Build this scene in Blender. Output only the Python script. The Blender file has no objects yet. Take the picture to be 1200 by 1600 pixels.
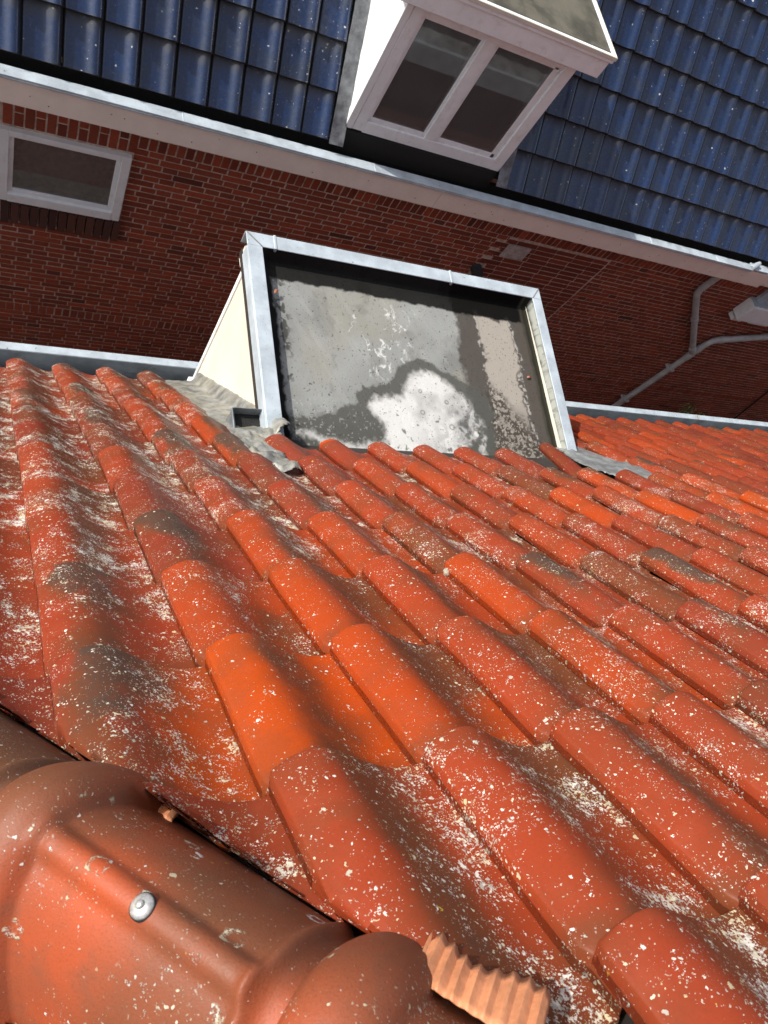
import bpy, math, random
import numpy as np
from mathutils import Vector, Matrix

# ------------------------------------------------------------------ camera, sky, sun, exposure
scene = bpy.context.scene
C = scene.collection
OFF = 6.5                      # height of the camera above the alley
F = 1136.19
Rw = np.array([[0.877794, -0.16800589, 0.44861087],
               [0.00721629, -0.93173843, -0.36305843],
               [0.47898394, 0.32192782, -0.81666203]])
cam = bpy.data.cameras.new('camera')
camo = bpy.data.objects.new('camera', cam); C.objects.link(camo)
cx, cy, cz = Vector(Rw[0]).normalized(), -Vector(Rw[1]).normalized(), -Vector(Rw[2]).normalized()
M = Matrix((cx, cy, cz)).transposed().to_4x4(); M.translation = Vector((0, 0, OFF))
camo.matrix_world = M
cam.sensor_fit = 'VERTICAL'; cam.sensor_height = 24; cam.lens = F*24/1600
cam.clip_start = 0.02; cam.clip_end = 500
cam.dof.use_dof = True; cam.dof.focus_distance = 1.7; cam.dof.aperture_fstop = 12
scene.camera = camo

SUN = Vector((-0.72, 0.29, 0.63)).normalized()
elev = math.asin(SUN.z)
world = bpy.data.worlds.new("World"); scene.world = world; world.use_nodes = True
wt = world.node_tree; bg = wt.nodes['Background']
sky = wt.nodes.new('ShaderNodeTexSky'); sky.sky_type = 'NISHITA'; sky.sun_disc = False
sky.sun_elevation = elev; sky.sun_rotation = math.atan2(SUN.x, SUN.y)
sky.dust_density = 3.0
hsv = wt.nodes.new('ShaderNodeHueSaturation'); hsv.inputs['Saturation'].default_value = 0.45     # hazy, partly clouded sky
wt.links.new(sky.outputs[0], hsv.inputs['Color']); wt.links.new(hsv.outputs[0], bg.inputs[0]); bg.inputs[1].default_value = 0.13
sl = bpy.data.lights.new('sun', 'SUN'); sl.energy = 3.15; sl.angle = math.radians(0.53); sl.color = (1, 0.94, 0.84)
so = bpy.data.objects.new('sun', sl); C.objects.link(so); so.location = (0, 0, 20)
so.rotation_euler = SUN.to_track_quat('Z', 'Y').to_euler()
vs = scene.view_settings; vs.view_transform = 'Standard'; vs.look = 'None'; vs.gamma = 1; vs.use_curve_mapping = False
vs.exposure = 0.54

rng = np.random.RandomState(5)
random.seed(5)
TH = math.radians(51.056)
nR = np.array([0, math.sin(TH), math.cos(TH)])
dS = np.array([0, math.cos(TH), -math.sin(TH)])
dX = np.array([1., 0, 0])
H = 0.5512
O = np.array([0, 0, OFF]) - nR*H            # foot of the camera on the roof plane
U0, V0, TW, TG = 0.278, 1.264, 0.205, 0.307
def RP(u, v, h=0.0):                        # roof plane coordinates -> world
    return O + dX*u + dS*v + nR*h

# ------------------------------------------------------------------ material helpers
class G:
    def __init__(s, name):
        s.m = bpy.data.materials.new(name); s.m.use_nodes = True
        s.t = s.m.node_tree; s.b = s.t.nodes['Principled BSDF']
    def n(s, typ, ins=None, **props):
        nd = s.t.nodes.new(typ)
        for k, v in props.items(): setattr(nd, k, v)
        for k, v in (ins or {}).items(): s.put(nd.inputs[k], v)
        return nd
    def put(s, sock, v):
        if isinstance(v, bpy.types.NodeSocket): s.t.links.new(v, sock)
        elif isinstance(v, bpy.types.Node): s.t.links.new(v.outputs[0], sock)
        else:
            if hasattr(sock.default_value, '__len__') and isinstance(v, (tuple, list)) and len(v) == 3 and len(sock.default_value) == 4: v = (*v, 1)
            sock.default_value = v
    def math(s, op, a, b=0.0, c=None, clamp=False):
        ins = {0: a, 1: b}
        if c is not None: ins[2] = c
        return s.n('ShaderNodeMath', ins, operation=op, use_clamp=clamp).outputs[0]
    def step(s, v, lo, hi):                  # smoothstep
        return s.n('ShaderNodeMapRange', {0: v, 1: lo, 2: hi, 3: 0.0, 4: 1.0}, interpolation_type='SMOOTHSTEP').outputs[0]
    def mix(s, f, a, b):
        nd = s.n('ShaderNodeMix', data_type='RGBA')
        s.put(nd.inputs[0], f); s.put(nd.inputs[6], a); s.put(nd.inputs[7], b)
        return nd.outputs[2]
    def pos(s, scale=(1, 1, 1), obj=False):
        if obj: p = s.n('ShaderNodeTexCoord').outputs['Object']
        else: p = s.n('ShaderNodeNewGeometry').outputs['Position']
        if tuple(scale) == (1, 1, 1): return p
        return s.n('ShaderNodeVectorMath', {0: p, 1: scale}, operation='MULTIPLY').outputs[0]
    def noise(s, v, sc, det=3, rough=0.5, dist=0.0):
        return s.n('ShaderNodeTexNoise', {'Vector': v, 'Scale': sc, 'Detail': det, 'Roughness': rough, 'Distortion': dist}).outputs[0]
    def vor(s, v, sc, rnd=1.0):
        nd = s.n('ShaderNodeTexVoronoi', {'Vector': v, 'Scale': sc, 'Randomness': rnd})
        return nd.outputs['Distance'], nd.outputs['Color']
    def attr(s, nm): return s.n('ShaderNodeAttribute', attribute_name=nm)
    def sep(s, v): return s.n('ShaderNodeSeparateXYZ', {0: v}).outputs
    def ramp(s, f, stops):
        nd = s.n('ShaderNodeValToRGB', {0: f}); e = nd.color_ramp.elements
        while len(e) < len(stops): e.new(0.5)
        for k, (p, c) in enumerate(stops): e[k].position = p; e[k].color = (*c, 1)
        return nd.outputs[0]
    def bump(s, h, strength, dist):
        return s.n('ShaderNodeBump', {'Height': h, 'Strength': strength, 'Distance': dist}).outputs[0]
    def out(s, col=None, rough=None, nor=None, metal=None, spec=None, ior=None):
        if col is not None: s.put(s.b.inputs['Base Color'], col)
        if rough is not None: s.put(s.b.inputs['Roughness'], rough)
        if nor is not None: s.put(s.b.inputs['Normal'], nor)
        if metal is not None: s.put(s.b.inputs['Metallic'], metal)
        if spec is not None: s.put(s.b.inputs['Specular IOR Level'], spec)
        return s.m

def spots(g, P, sc, rmin, rmax, keep):
    """ragged lichen dots: one per voronoi cell, kept where the cell's random number is below keep"""
    d, c = g.vor(P, sc)
    r = g.sep(c)
    size = g.math('MULTIPLY_ADD', r[1], rmax-rmin, rmin)
    e = g.math('SUBTRACT', size, d)
    inside = g.step(e, 0.0, 0.05)
    k = g.math('LESS_THAN', r[0], keep)
    return g.math('MULTIPLY', inside, k), r[2]

def mat_tile():
    g = G('glazed orange clay')
    P = g.pos()
    a = g.attr('tc'); ch = g.sep(a.outputs['Color']); brn = a.outputs['Alpha']       # hue, dark, lichen, brown
    hue, dark, lich = ch[0], ch[1], ch[2]
    wob = g.n('ShaderNodeVectorMath', {0: P, 1: g.n('ShaderNodeVectorMath', {0: g.n('ShaderNodeTexNoise', {'Vector': P, 'Scale': 210.0, 'Detail': 2.0}).outputs['Color'], 1: (0.0075, 0.0075, 0.0075)}, operation='MULTIPLY').outputs[0]}, operation='ADD').outputs[0]
    n1 = g.noise(P, 9, 4, 0.55)
    n2 = g.noise(P, 26, 4, 0.6)
    n3 = g.noise(P, 140, 3, 0.6)
    base = g.ramp(hue, [(0.0, (0.135, 0.025, 0.014)), (0.3, (0.215, 0.033, 0.015)), (0.6, (0.285, 0.041, 0.012)), (0.85, (0.35, 0.048, 0.008)), (1.0, (0.46, 0.062, 0.004))])
    pale = g.mix(g.math('MULTIPLY', g.step(n2, 0.45, 0.75), 0.28), base, (0.33, 0.070, 0.032))
    c0 = g.mix(g.math('MULTIPLY', g.step(g.math('ADD', g.math('MULTIPLY', brn, 0.55), g.math('MULTIPLY', n2, 0.55)), 0.38, 0.90), 0.80), pale, (0.115, 0.040, 0.018))
    burn = g.math('MULTIPLY', g.step(g.math('ADD', n1, g.math('MULTIPLY', dark, 0.14)), 0.42, 0.68), g.math('ADD', 0.35, dark))
    c = g.mix(g.math('MINIMUM', burn, 0.85), c0, (0.140, 0.044, 0.018))
    c = g.mix(g.math('MULTIPLY', g.step(g.noise(P, 300, 4, 0.7), 0.45, 0.7), 0.22), c, (0.10, 0.035, 0.02))
    # dark fungal bloom
    dk = g.math('ADD', g.math('MULTIPLY', dark, 0.40), g.math('MULTIPLY', g.math('ADD', n2, g.math('MULTIPLY', n1, 0.6)), 0.48))
    bl = g.step(g.math('ADD', dk, g.math('MULTIPLY', n3, 0.12)), 0.60, 0.95)
    grain = g.step(g.noise(P, 260, 4, 0.7), 0.30, 0.62)
    bl = g.math('MULTIPLY', bl, g.math('MULTIPLY_ADD', grain, 0.55, 0.45))
    c = g.mix(g.math('MULTIPLY', bl, 0.90), c, (0.055, 0.043, 0.034))
    # lichen
    dens = g.noise(P, 10, 4, 0.62)
    dens2 = g.noise(P, 38, 3, 0.6)
    k = g.math('ADD', g.math('MULTIPLY', g.step(dens, 0.40, 0.62), 0.75), g.math('MULTIPLY', g.step(dens2, 0.42, 0.68), 0.5))
    k = g.math('MULTIPLY', k, lich)
    s1, q1 = spots(g, wob, 460, 0.18, 0.52, g.math('MULTIPLY_ADD', k, 0.27, g.math('MULTIPLY', lich, 0.03)))
    s2, q2 = spots(g, wob, 210, 0.12, 0.50, g.math('MULTIPLY', k, 0.30))
    s3, q3 = spots(g, wob, 95, 0.08, 0.36, g.math('MULTIPLY', k, 0.14))
    d4, c4 = g.vor(wob, 55); r4 = g.sep(c4)
    ring = g.math('MULTIPLY', g.math('SUBTRACT', 1.0, g.step(g.math('ABSOLUTE', g.math('SUBTRACT', d4, 0.17)), 0.03, 0.09)), g.math('LESS_THAN', r4[0], g.math('MULTIPLY', k, 0.10)))
    ring = g.math('MULTIPLY', ring, g.step(n3, 0.44, 0.56))
    clus = g.math('MULTIPLY', g.math('SUBTRACT', g.noise(P, 24, 4, 0.65), 0.5), 0.36)
    kk = g.math('MULTIPLY', g.math('SUBTRACT', k, 0.8), 0.15)
    crA = g.step(g.math('ADD', g.math('ADD', g.noise(P, 190, 4, 0.62), kk), clus), 0.615, 0.64)
    crB = g.step(g.math('ADD', g.math('ADD', g.noise(P, 360, 3, 0.6), kk), g.math('MULTIPLY', clus, 0.6)), 0.615, 0.655)
    crC = g.math('MULTIPLY', g.step(g.math('ADD', g.noise(P, 48, 6, 0.7), g.math('MULTIPLY', kk, 0.8)), 0.66, 0.69), g.step(g.noise(P, 300, 3), 0.40, 0.55))
    cr = g.math('MULTIPLY', g.math('MAXIMUM', crC, g.math('MAXIMUM', crA, crB)), g.step(lich, 0.2, 0.55))
    L = g.math('MAXIMUM', g.math('MAXIMUM', g.math('MULTIPLY', s1, 0.62), s2), g.math('MAXIMUM', g.math('MAXIMUM', s3, ring), cr))
    tone = g.noise(P, 30, 2)
    lc = g.mix(g.step(tone, 0.4, 0.65), (0.74, 0.725, 0.68), (0.62, 0.55, 0.36))
    lc = g.mix(g.step(g.noise(P, 85, 2), 0.5, 0.62), lc, (0.36, 0.35, 0.31))
    lc = g.mix(g.math('MULTIPLY', g.step(q3, 0.6, 0.8), s3), lc, (0.50, 0.44, 0.24))
    lc = g.mix(g.math('MULTIPLY', g.step(n3, 0.35, 0.7), 0.6), lc, (0.40, 0.37, 0.31))
    c = g.mix(g.math('MULTIPLY', L, 0.93), c, lc)
    # a little yellow xanthoria
    ys, _ = spots(g, wob, 70, 0.04, 0.26, 0.008)
    c = g.mix(g.math('MULTIPLY', ys, g.step(n3, 0.4, 0.55)), c, (0.60, 0.42, 0.04))
    r = g.math('ADD', g.math('MULTIPLY', L, 0.35), g.math('MULTIPLY_ADD', n2, 0.25, 0.33))
    hgt = g.math('ADD', g.math('MULTIPLY', L, 0.6), g.math('MULTIPLY', n3, 0.25))
    return g.out(c, r, g.bump(hgt, 0.5, 0.0018), spec=0.15)

def mat_cap():
    g = G('brown orange hip clay')
    P = g.pos(); n1 = g.noise(P, 5, 3); n2 = g.noise(P, 22, 4, 0.6); n3 = g.noise(P, 160, 3)
    hue = g.attr('tc').outputs['Fac']
    wob = g.n('ShaderNodeVectorMath', {0: P, 1: g.n('ShaderNodeVectorMath', {0: g.n('ShaderNodeTexNoise', {'Vector': P, 'Scale': 120.0, 'Detail': 4.0}).outputs['Color'], 1: (0.010, 0.010, 0.010)}, operation='MULTIPLY').outputs[0]}, operation='ADD').outputs[0]
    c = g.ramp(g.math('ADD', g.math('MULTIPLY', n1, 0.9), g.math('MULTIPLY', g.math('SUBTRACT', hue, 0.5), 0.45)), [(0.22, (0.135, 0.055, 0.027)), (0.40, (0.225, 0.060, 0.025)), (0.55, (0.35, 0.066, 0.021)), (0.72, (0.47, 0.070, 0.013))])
    c = g.mix(g.math('MULTIPLY', g.step(n2, 0.5, 0.75), 0.45), c, (0.15, 0.065, 0.036))
    dens = g.step(g.noise(P, 12, 4, 0.6), 0.44, 0.66)
    s1, _ = spots(g, wob, 380, 0.12, 0.46, g.math('MULTIPLY_ADD', dens, 0.34, 0.03))
    s2, _ = spots(g, wob, 150, 0.08, 0.40, g.math('MULTIPLY', dens, 0.22))
    d4, c4 = g.vor(wob, 34); r4 = g.sep(c4)
    ring = g.math('MULTIPLY', g.math('SUBTRACT', 1.0, g.step(g.math('ABSOLUTE', g.math('SUBTRACT', d4, 0.30)), 0.03, 0.10)), g.math('LESS_THAN', r4[0], 0.16))
    ring = g.math('MULTIPLY', ring, g.step(g.noise(P, 120, 5, 0.75), 0.46, 0.54))
    crk = g.math('MULTIPLY', g.step(g.noise(P, 130, 5, 0.72), 0.60, 0.65), g.step(g.noise(P, 13, 3), 0.56, 0.66))
    ring = g.math('MAXIMUM', ring, crk)
    L = g.math('MAXIMUM', g.math('MAXIMUM', g.math('MULTIPLY', s1, 0.5), s2), ring)
    lc = g.mix(g.step(n2, 0.4, 0.6), (0.60, 0.60, 0.57), (0.45, 0.40, 0.28))
    c = g.mix(g.math('MULTIPLY', L, 0.9), c, lc)
    ys = g.math('MULTIPLY', g.step(g.noise(P, 60, 5, 0.7), 0.66, 0.70), g.step(g.noise(P, 9, 2), 0.5, 0.6))
    c = g.mix(ys, c, (0.50, 0.33, 0.03))
    r = g.math('ADD', g.math('MULTIPLY', L, 0.35), g.math('MULTIPLY_ADD', n2, 0.25, 0.40))
    pit = g.noise(P, 420, 3, 0.7)
    c = g.mix(g.math('MULTIPLY', g.step(pit, 0.52, 0.70), 0.30), c, (0.06, 0.022, 0.012))
    return g.out(c, r, g.bump(g.math('ADD', g.math('MULTIPLY', L, 0.9), g.math('MULTIPLY', pit, 0.5)), 0.7, 0.0013), spec=0.38)

def mat_plain(name, col, rough=0.6, metal=0.0, var=0.25, sc=20, spec=0.5, bump=0.2, bd=0.002, dirt=None, dirt_sc=8, dirt_lo=0.5, dirt_amt=0.6):
    g = G(name); P = g.pos()
    n = g.noise(P, sc, 4, 0.6)
    c = g.mix(g.step(n, 0.3, 0.7), tuple(x*(1-var) for x in col), tuple(min(1, x*(1+var*0.6)) for x in col))
    if dirt:
        f = g.step(g.math('ADD', g.math('MULTIPLY', g.noise(P, dirt_sc, 5, 0.65), 0.85), g.math('MULTIPLY', g.noise(P, dirt_sc*14, 3), 0.15)), dirt_lo, dirt_lo+0.18)
        c = g.mix(g.math('MULTIPLY', f, dirt_amt), c, dirt)
    return g.out(c, g.math('MULTIPLY_ADD', n, 0.2, rough-0.1), g.bump(g.noise(P, sc*7, 3), bump, bd), metal, spec)

def mat_speck(name, col, rough, metal, speck, dens=0.2, scs=(180, 60), var=0.2):
    g = G(name); P = g.pos(); n = g.noise(P, 9, 4, 0.6)
    c = g.mix(g.step(n, 0.3, 0.7), tuple(x*(1-var) for x in col), tuple(min(1, x*(1+var*.5)) for x in col))
    for q, sc in enumerate(scs):
        s, _ = spots(g, P, sc, 0.08, 0.33, dens*(0.5 if q else 1)); c = g.mix(g.math('MULTIPLY', s, 0.8), c, speck)
    return g.out(c, g.math('MULTIPLY_ADD', n, 0.25, rough-0.12), g.bump(g.noise(P, 60, 3), 0.15, 0.002), metal)

def mat_blue():
    g = G('glazed dark blue clay'); P = g.pos()
    h = g.sep(g.attr('tc').outputs['Color'])
    n = g.noise(P, 6, 4, 0.6); n2 = g.noise(P, 45, 3, 0.6)
    c = g.mix(h[0], (0.005, 0.017, 0.062), (0.010, 0.031, 0.104))
    c = g.mix(g.math('MULTIPLY', g.step(n, 0.4, 0.7), 0.55), c, (0.022, 0.030, 0.045))
    c = g.mix(g.math('MULTIPLY', g.step(n2, 0.5, 0.8), 0.30), c, (0.055, 0.066, 0.078))
    wob = g.n('ShaderNodeVectorMath', {0: P, 1: g.n('ShaderNodeVectorMath', {0: g.n('ShaderNodeTexNoise', {'Vector': P, 'Scale': 60.0, 'Detail': 3.0}).outputs['Color'], 1: (0.02, 0.02, 0.02)}, operation='MULTIPLY').outputs[0]}, operation='ADD').outputs[0]
    dn = g.step(g.noise(P, 2.2, 2), 0.40, 0.7)
    near = g.math('SUBTRACT', 1.0, g.step(g.math('ABSOLUTE', g.math('SUBTRACT', g.sep(P)[0], 1.85)), 0.12, 0.36))   # droppings beside the dormer
    dn = g.math('ADD', dn, g.math('MULTIPLY', near, 1.6))
    s1, _ = spots(g, wob, 26, 0.06, 0.22, g.math('MULTIPLY_ADD', dn, 0.16, 0.05)); s2, _ = spots(g, wob, 70, 0.06, 0.26, g.math('MULTIPLY_ADD', dn, 0.13, 0.03))
    c = g.mix(g.math('MAXIMUM', s1, s2), c, (0.55, 0.56, 0.52))
    mo = g.math('MULTIPLY', h[1], g.step(n2, 0.15, 0.5))
    c = g.mix(mo, c, (0.004, 0.004, 0.003))
    return g.out(c, g.math('ADD', g.math('MULTIPLY_ADD', n2, 0.26, 0.14), g.math('MULTIPLY', mo, 0.5)), g.bump(g.noise(P, 18, 3), 0.2, 0.004), spec=0.8)

def mat_vcol(name, rough=0.7, spec=0.4, bump=0.3, bd=0.003, usea=False, sc=70, dk=0.28):
    g = G(name); P = g.pos(); a = g.attr('tc')
    n = g.noise(P, sc, 4, 0.65)
    c = g.mix(g.math('MULTIPLY', g.step(n, 0.4, 0.75), dk), a.outputs['Color'], (0.02, 0.018, 0.016))
    return g.out(c, a.outputs['Alpha'] if usea else rough, g.bump(n, bump, bd), spec=g.math('MULTIPLY', g.step(g.sep(a.outputs['Color'])[1], 0.008, 0.04), spec))

M_TILE = mat_tile(); M_CAP = mat_cap(); M_BLUE = mat_blue()
M_BRICK = mat_vcol('red brick', 0.8, 0.25, 0.6, 0.004)
M_MORTAR = mat_plain('mortar', (0.52, 0.41, 0.34), 0.9, bump=0.6, var=0.35, sc=30)
M_MEMB = mat_vcol('roofing membrane', usea=True, spec=0.3, dk=0.12, bump=0.35, bd=0.0015, sc=160)
M_ZINC = mat_speck('weathered zinc trim', (0.47, 0.54, 0.60), 0.5, 0.12, (0.08, 0.08, 0.08), 0.12)
M_ZINC_D = mat_plain('shaded zinc gutter', (0.26, 0.29, 0.32), 0.5, 0.4, var=0.3, sc=6, dirt=(0.10, 0.10, 0.09), dirt_sc=5)  # zinc darkened to carry the shade on the gutter's inner walls
M_GUTBED = mat_speck('gutter bed', (0.36, 0.38, 0.40), 0.5, 0.3, (0.72, 0.72, 0.70), 0.45, (60, 22), 0.4)
M_LEAD = mat_plain('grey lead', (0.31, 0.315, 0.30), 0.5, 0.35, var=0.45, sc=14, dirt=(0.34, 0.31, 0.22), dirt_sc=9, dirt_lo=0.45, bump=0.5, bd=0.003)
M_LEAD_D = mat_plain('dark lead', (0.17, 0.18, 0.195), 0.5, 0.3, var=0.4, sc=18, dirt=(0.3, 0.31, 0.32), dirt_sc=10)
M_LEAD_M = mat_plain('mid grey lead', (0.27, 0.285, 0.29), 0.45, 0.35, var=0.35, sc=12, dirt=(0.45, 0.46, 0.44), dirt_sc=10, dirt_lo=0.5, bump=0.4, bd=0.003)
M_CREAM = mat_plain('cream panel', (0.66, 0.63, 0.545), 0.55, var=0.07, sc=5, dirt=(0.66, 0.60, 0.38), dirt_sc=4, dirt_lo=0.56, dirt_amt=0.5, bump=0.08)
M_WHITE = mat_plain('white paint', (0.84, 0.86, 0.87), 0.45, var=0.05, sc=8, dirt=(0.50, 0.46, 0.43), dirt_sc=14, dirt_lo=0.52, dirt_amt=0.35, bump=0.05)
M_FASCIA = mat_speck('beige fascia board', (0.86, 0.745, 0.665), 0.55, 0.0, (0.2, 0.18, 0.17), 0.02, (40, 14), 0.05)
M_FROOF = mat_plain('dormer roof cover', (0.10, 0.095, 0.075), 0.6, var=0.4, sc=3, dirt=(0.17, 0.155, 0.12), dirt_sc=5, dirt_lo=0.42)
M_BLACK = mat_plain('bitumen and shade black', (0.012, 0.012, 0.011), 0.75, var=0.5, sc=40, bump=0.8, bd=0.006)
M_PIPE = mat_plain('grey plastic pipe', (0.46, 0.46, 0.46), 0.45, var=0.15, sc=10)
M_DARK = mat_plain('dark grey metal', (0.05, 0.055, 0.062), 0.4, 0.3, var=0.3)
M_GREY = mat_plain('grey sheet', (0.20, 0.22, 0.24), 0.45, 0.3, var=0.3)
M_STEEL = mat_plain('galvanised screw', (0.50, 0.50, 0.49), 0.42, 0.6, var=0.25, sc=220, bump=0.3, bd=0.0005)
M_PLEAT = mat_plain('pleated terracotta strip', (0.58, 0.245, 0.12), 0.6, var=0.2, sc=60, bump=0.2)
M_UNDER = mat_plain('roof underlay', (0.03, 0.022, 0.018), 0.9)
M_PAVE = mat_plain('alley paving', (0.10, 0.095, 0.09), 0.85, var=0.4, sc=5)
M_BLIND = mat_plain('grey blind', (0.30, 0.30, 0.29), 0.8, var=0.08)
M_ROOM = mat_plain('dark room', (0.26, 0.25, 0.24), 0.8, var=0.3, sc=3)
M_LEAF = mat_plain('green leaf', (0.16, 0.22, 0.05), 0.6, var=0.5, sc=30)
M_STEM = mat_plain('dark stem', (0.03, 0.028, 0.02), 0.8)
M_CABLE = mat_plain('black rubber', (0.01, 0.01, 0.01), 0.5)
M_LICH = mat_plain('lichen crust', (0.42, 0.38, 0.30), 0.9, var=0.4, sc=120, bump=0.8, bd=0.003)
M_DRYLEAF = mat_plain('dry leaf', (0.38, 0.15, 0.08), 0.7, var=0.4, sc=120)
def mat_glass():
    g = G('window glass'); nt = g.t; nt.nodes.remove(g.b)
    o = nt.nodes['Material Output']
    tr = g.n('ShaderNodeBsdfTransparent', {0: (0.62, 0.64, 0.64)}); gl = g.n('ShaderNodeBsdfGlossy', {0: (1, 1, 1), 'Roughness': 0.02})
    fr = g.n('ShaderNodeFresnel', {0: 1.55}); f = g.math('MULTIPLY', fr, 1.6, clamp=True)
    df = g.n('ShaderNodeBsdfDiffuse', {0: g.mix(g.noise(g.pos(), 3.5, 3), (0.16, 0.155, 0.145), (0.28, 0.27, 0.26))}); tr = g.n('ShaderNodeMixShader', {0: 0.42, 1: tr, 2: df}); mx = g.n('ShaderNodeMixShader', {0: f, 1: tr, 2: gl}); nt.links.new(mx.outputs[0], o.inputs[0]); return g.m
M_GLASS = mat_glass()

# ------------------------------------------------------------------ mesh helpers
def mesh_obj(name, verts, faces, mats, parent=None, smooth=False, midx=None, tc=None, tl=None, sharp=None):
    me = bpy.data.meshes.new(name)
    me.from_pydata([tuple(map(float, v)) for v in verts], [], [tuple(int(i) for i in f) for f in faces])
    if not isinstance(mats, (list, tuple)): mats = [mats]
    for m in mats: me.materials.append(m)
    if midx is not None: me.polygons.foreach_set('material_index', np.asarray(midx, dtype=np.int32))
    if smooth: me.polygons.foreach_set('use_smooth', np.ones(len(me.polygons), dtype=bool))
    if tc is not None:
        a = me.attributes.new('tc', 'FLOAT_COLOR', 'POINT'); a.data.foreach_set('color', np.asarray(tc, dtype=np.float32).ravel())
    if tl is not None:
        a = me.attributes.new('tl', 'FLOAT_VECTOR', 'POINT'); a.data.foreach_set('vector', np.asarray(tl, dtype=np.float32).ravel())
    me.validate(); me.update()
    if sharp is not None: me.set_sharp_from_angle(angle=math.radians(sharp))
    o = bpy.data.objects.new(name, me); C.objects.link(o)
    if parent is not None: setpar(o, parent)
    return o
def setpar(o, p):
    o.parent = p
    o.matrix_parent_inverse = Matrix.Translation(-p.location) if p.parent is None else Matrix()
class MB:
    def __init__(s): s.v = []; s.f = []; s.m = []; s.c = []
    def add(s, v, f, mi=0, col=None):
        b = len(s.v); s.v += [tuple(x) for x in v]; s.f += [tuple(i+b for i in q) for q in f]; s.m += [mi]*len(f)
        s.c += [col or (0.5, 0.5, 0.5, 1)]*len(v)
    def box(s, x0, x1, y0, y1, z0, z1, mi=0, col=None):
        v = [(x, y, z) for z in (z0, z1) for y in (y0, y1) for x in (x0, x1)]
        s.add(v, [(0, 2, 3, 1), (4, 5, 7, 6), (0, 1, 5, 4), (2, 6, 7, 3), (0, 4, 6, 2), (1, 3, 7, 5)], mi, col)
    def hexa(s, p, mi=0, col=None):          # 8 points, bottom 4 ccw then top 4
        s.add(p, [(3, 2, 1, 0), (4, 5, 6, 7), (0, 1, 5, 4), (1, 2, 6, 5), (2, 3, 7, 6), (3, 0, 4, 7)], mi, col)
    def tube(s, pts, r, n=14, mi=0):
        pts = [Vector(p) for p in pts]; rings = []
        for k, p in enumerate(pts):
            t = (pts[min(k+1, len(pts)-1)]-pts[max(k-1, 0)]).normalized()
            a = t.cross(Vector((0, 1, 0.01))).normalized(); b = t.cross(a)
            rr = r[k] if isinstance(r, (list, tuple)) else r
            rings += [tuple(p+a*(rr*math.cos(2*math.pi*i/n))+b*(rr*math.sin(2*math.pi*i/n))) for i in range(n)]
        f = [(k*n+i, k*n+(i+1) % n, (k+1)*n+(i+1) % n, (k+1)*n+i) for k in range(len(pts)-1) for i in range(n)]
        f += [tuple(range(n-1, -1, -1)), tuple((len(pts)-1)*n+i for i in range(n))]
        s.add(rings, f, mi)
    def build(s, name, mats, parent=None, smooth=False, bevel=0.0, col=False, sharp=None):
        o = mesh_obj(name, s.v, s.f, mats, parent, smooth, s.m, s.c if col else None, None, sharp)
        if bevel:
            b = o.modifiers.new('bevel', 'BEVEL'); b.width = bevel; b.segments = 2; b.limit_method = 'ANGLE'
            o.data.polygons.foreach_set('use_smooth', np.ones(len(o.data.polygons), dtype=bool)); o.data.set_sharp_from_angle(angle=math.radians(35))
        return o
def grid_faces(nu, nv):
    return [(a*nv+b, a*nv+b+1, (a+1)*nv+b+1, (a+1)*nv+b) for a in range(nu-1) for b in range(nv-1)]
def label(o, text): o['label'] = text; return o
def thing(name, text, cat, loc, group=None):
    o = bpy.data.objects.new(name, None); C.objects.link(o); o.location = loc; o['label'] = text; o['category'] = cat
    o.empty_display_size = 0.3
    if group: o['group'] = group
    return o
def part_empty(name, parent):
    o = bpy.data.objects.new(name, None); C.objects.link(o); setpar(o, parent); return o
def tagt(o, text, cat, group=None):
    o['label'] = text; o['category'] = cat
    if group: o['group'] = group
    return o
# simple value noise for painting attributes
def vnoise(x, y, sc, seed=0, octv=4, rough=0.55):
    out = np.zeros(np.shape(x)); amp = 1.0; tot = 0.0
    for o_ in range(octv):
        r = np.random.RandomState(seed*97+o_); T = r.rand(256, 256)
        fx = np.asarray(x)*sc+o_*17.3+1000; fy = np.asarray(y)*sc+o_*9.1+1000
        ix = np.floor(fx).astype(int); iy = np.floor(fy).astype(int); tx = fx-ix; ty = fy-iy
        tx = tx*tx*(3-2*tx); ty = ty*ty*(3-2*ty)
        a = T[ix % 256, iy % 256]; b = T[(ix+1) % 256, iy % 256]; c = T[ix % 256, (iy+1) % 256]; d = T[(ix+1) % 256, (iy+1) % 256]
        out += amp*((a*(1-tx)+b*tx)*(1-ty)+(c*(1-tx)+d*tx)*ty); tot += amp; amp *= rough; sc *= 2.1
    return out/tot
def sstep(v, a, b):
    t = np.clip((np.asarray(v)-a)/(b-a), 0, 1); return t*t*(3-2*t)
Z = lambda z: z+OFF            # heights below are given from the camera

# ================================================================== SETTING
gm = MB(); gm.box(-60, 60, -60, 60, -0.5, 0.0)
gr = gm.build('ground', M_PAVE); gr['kind'] = 'structure'; gr['label'] = 'dark paving of the alley between the two houses'

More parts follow.
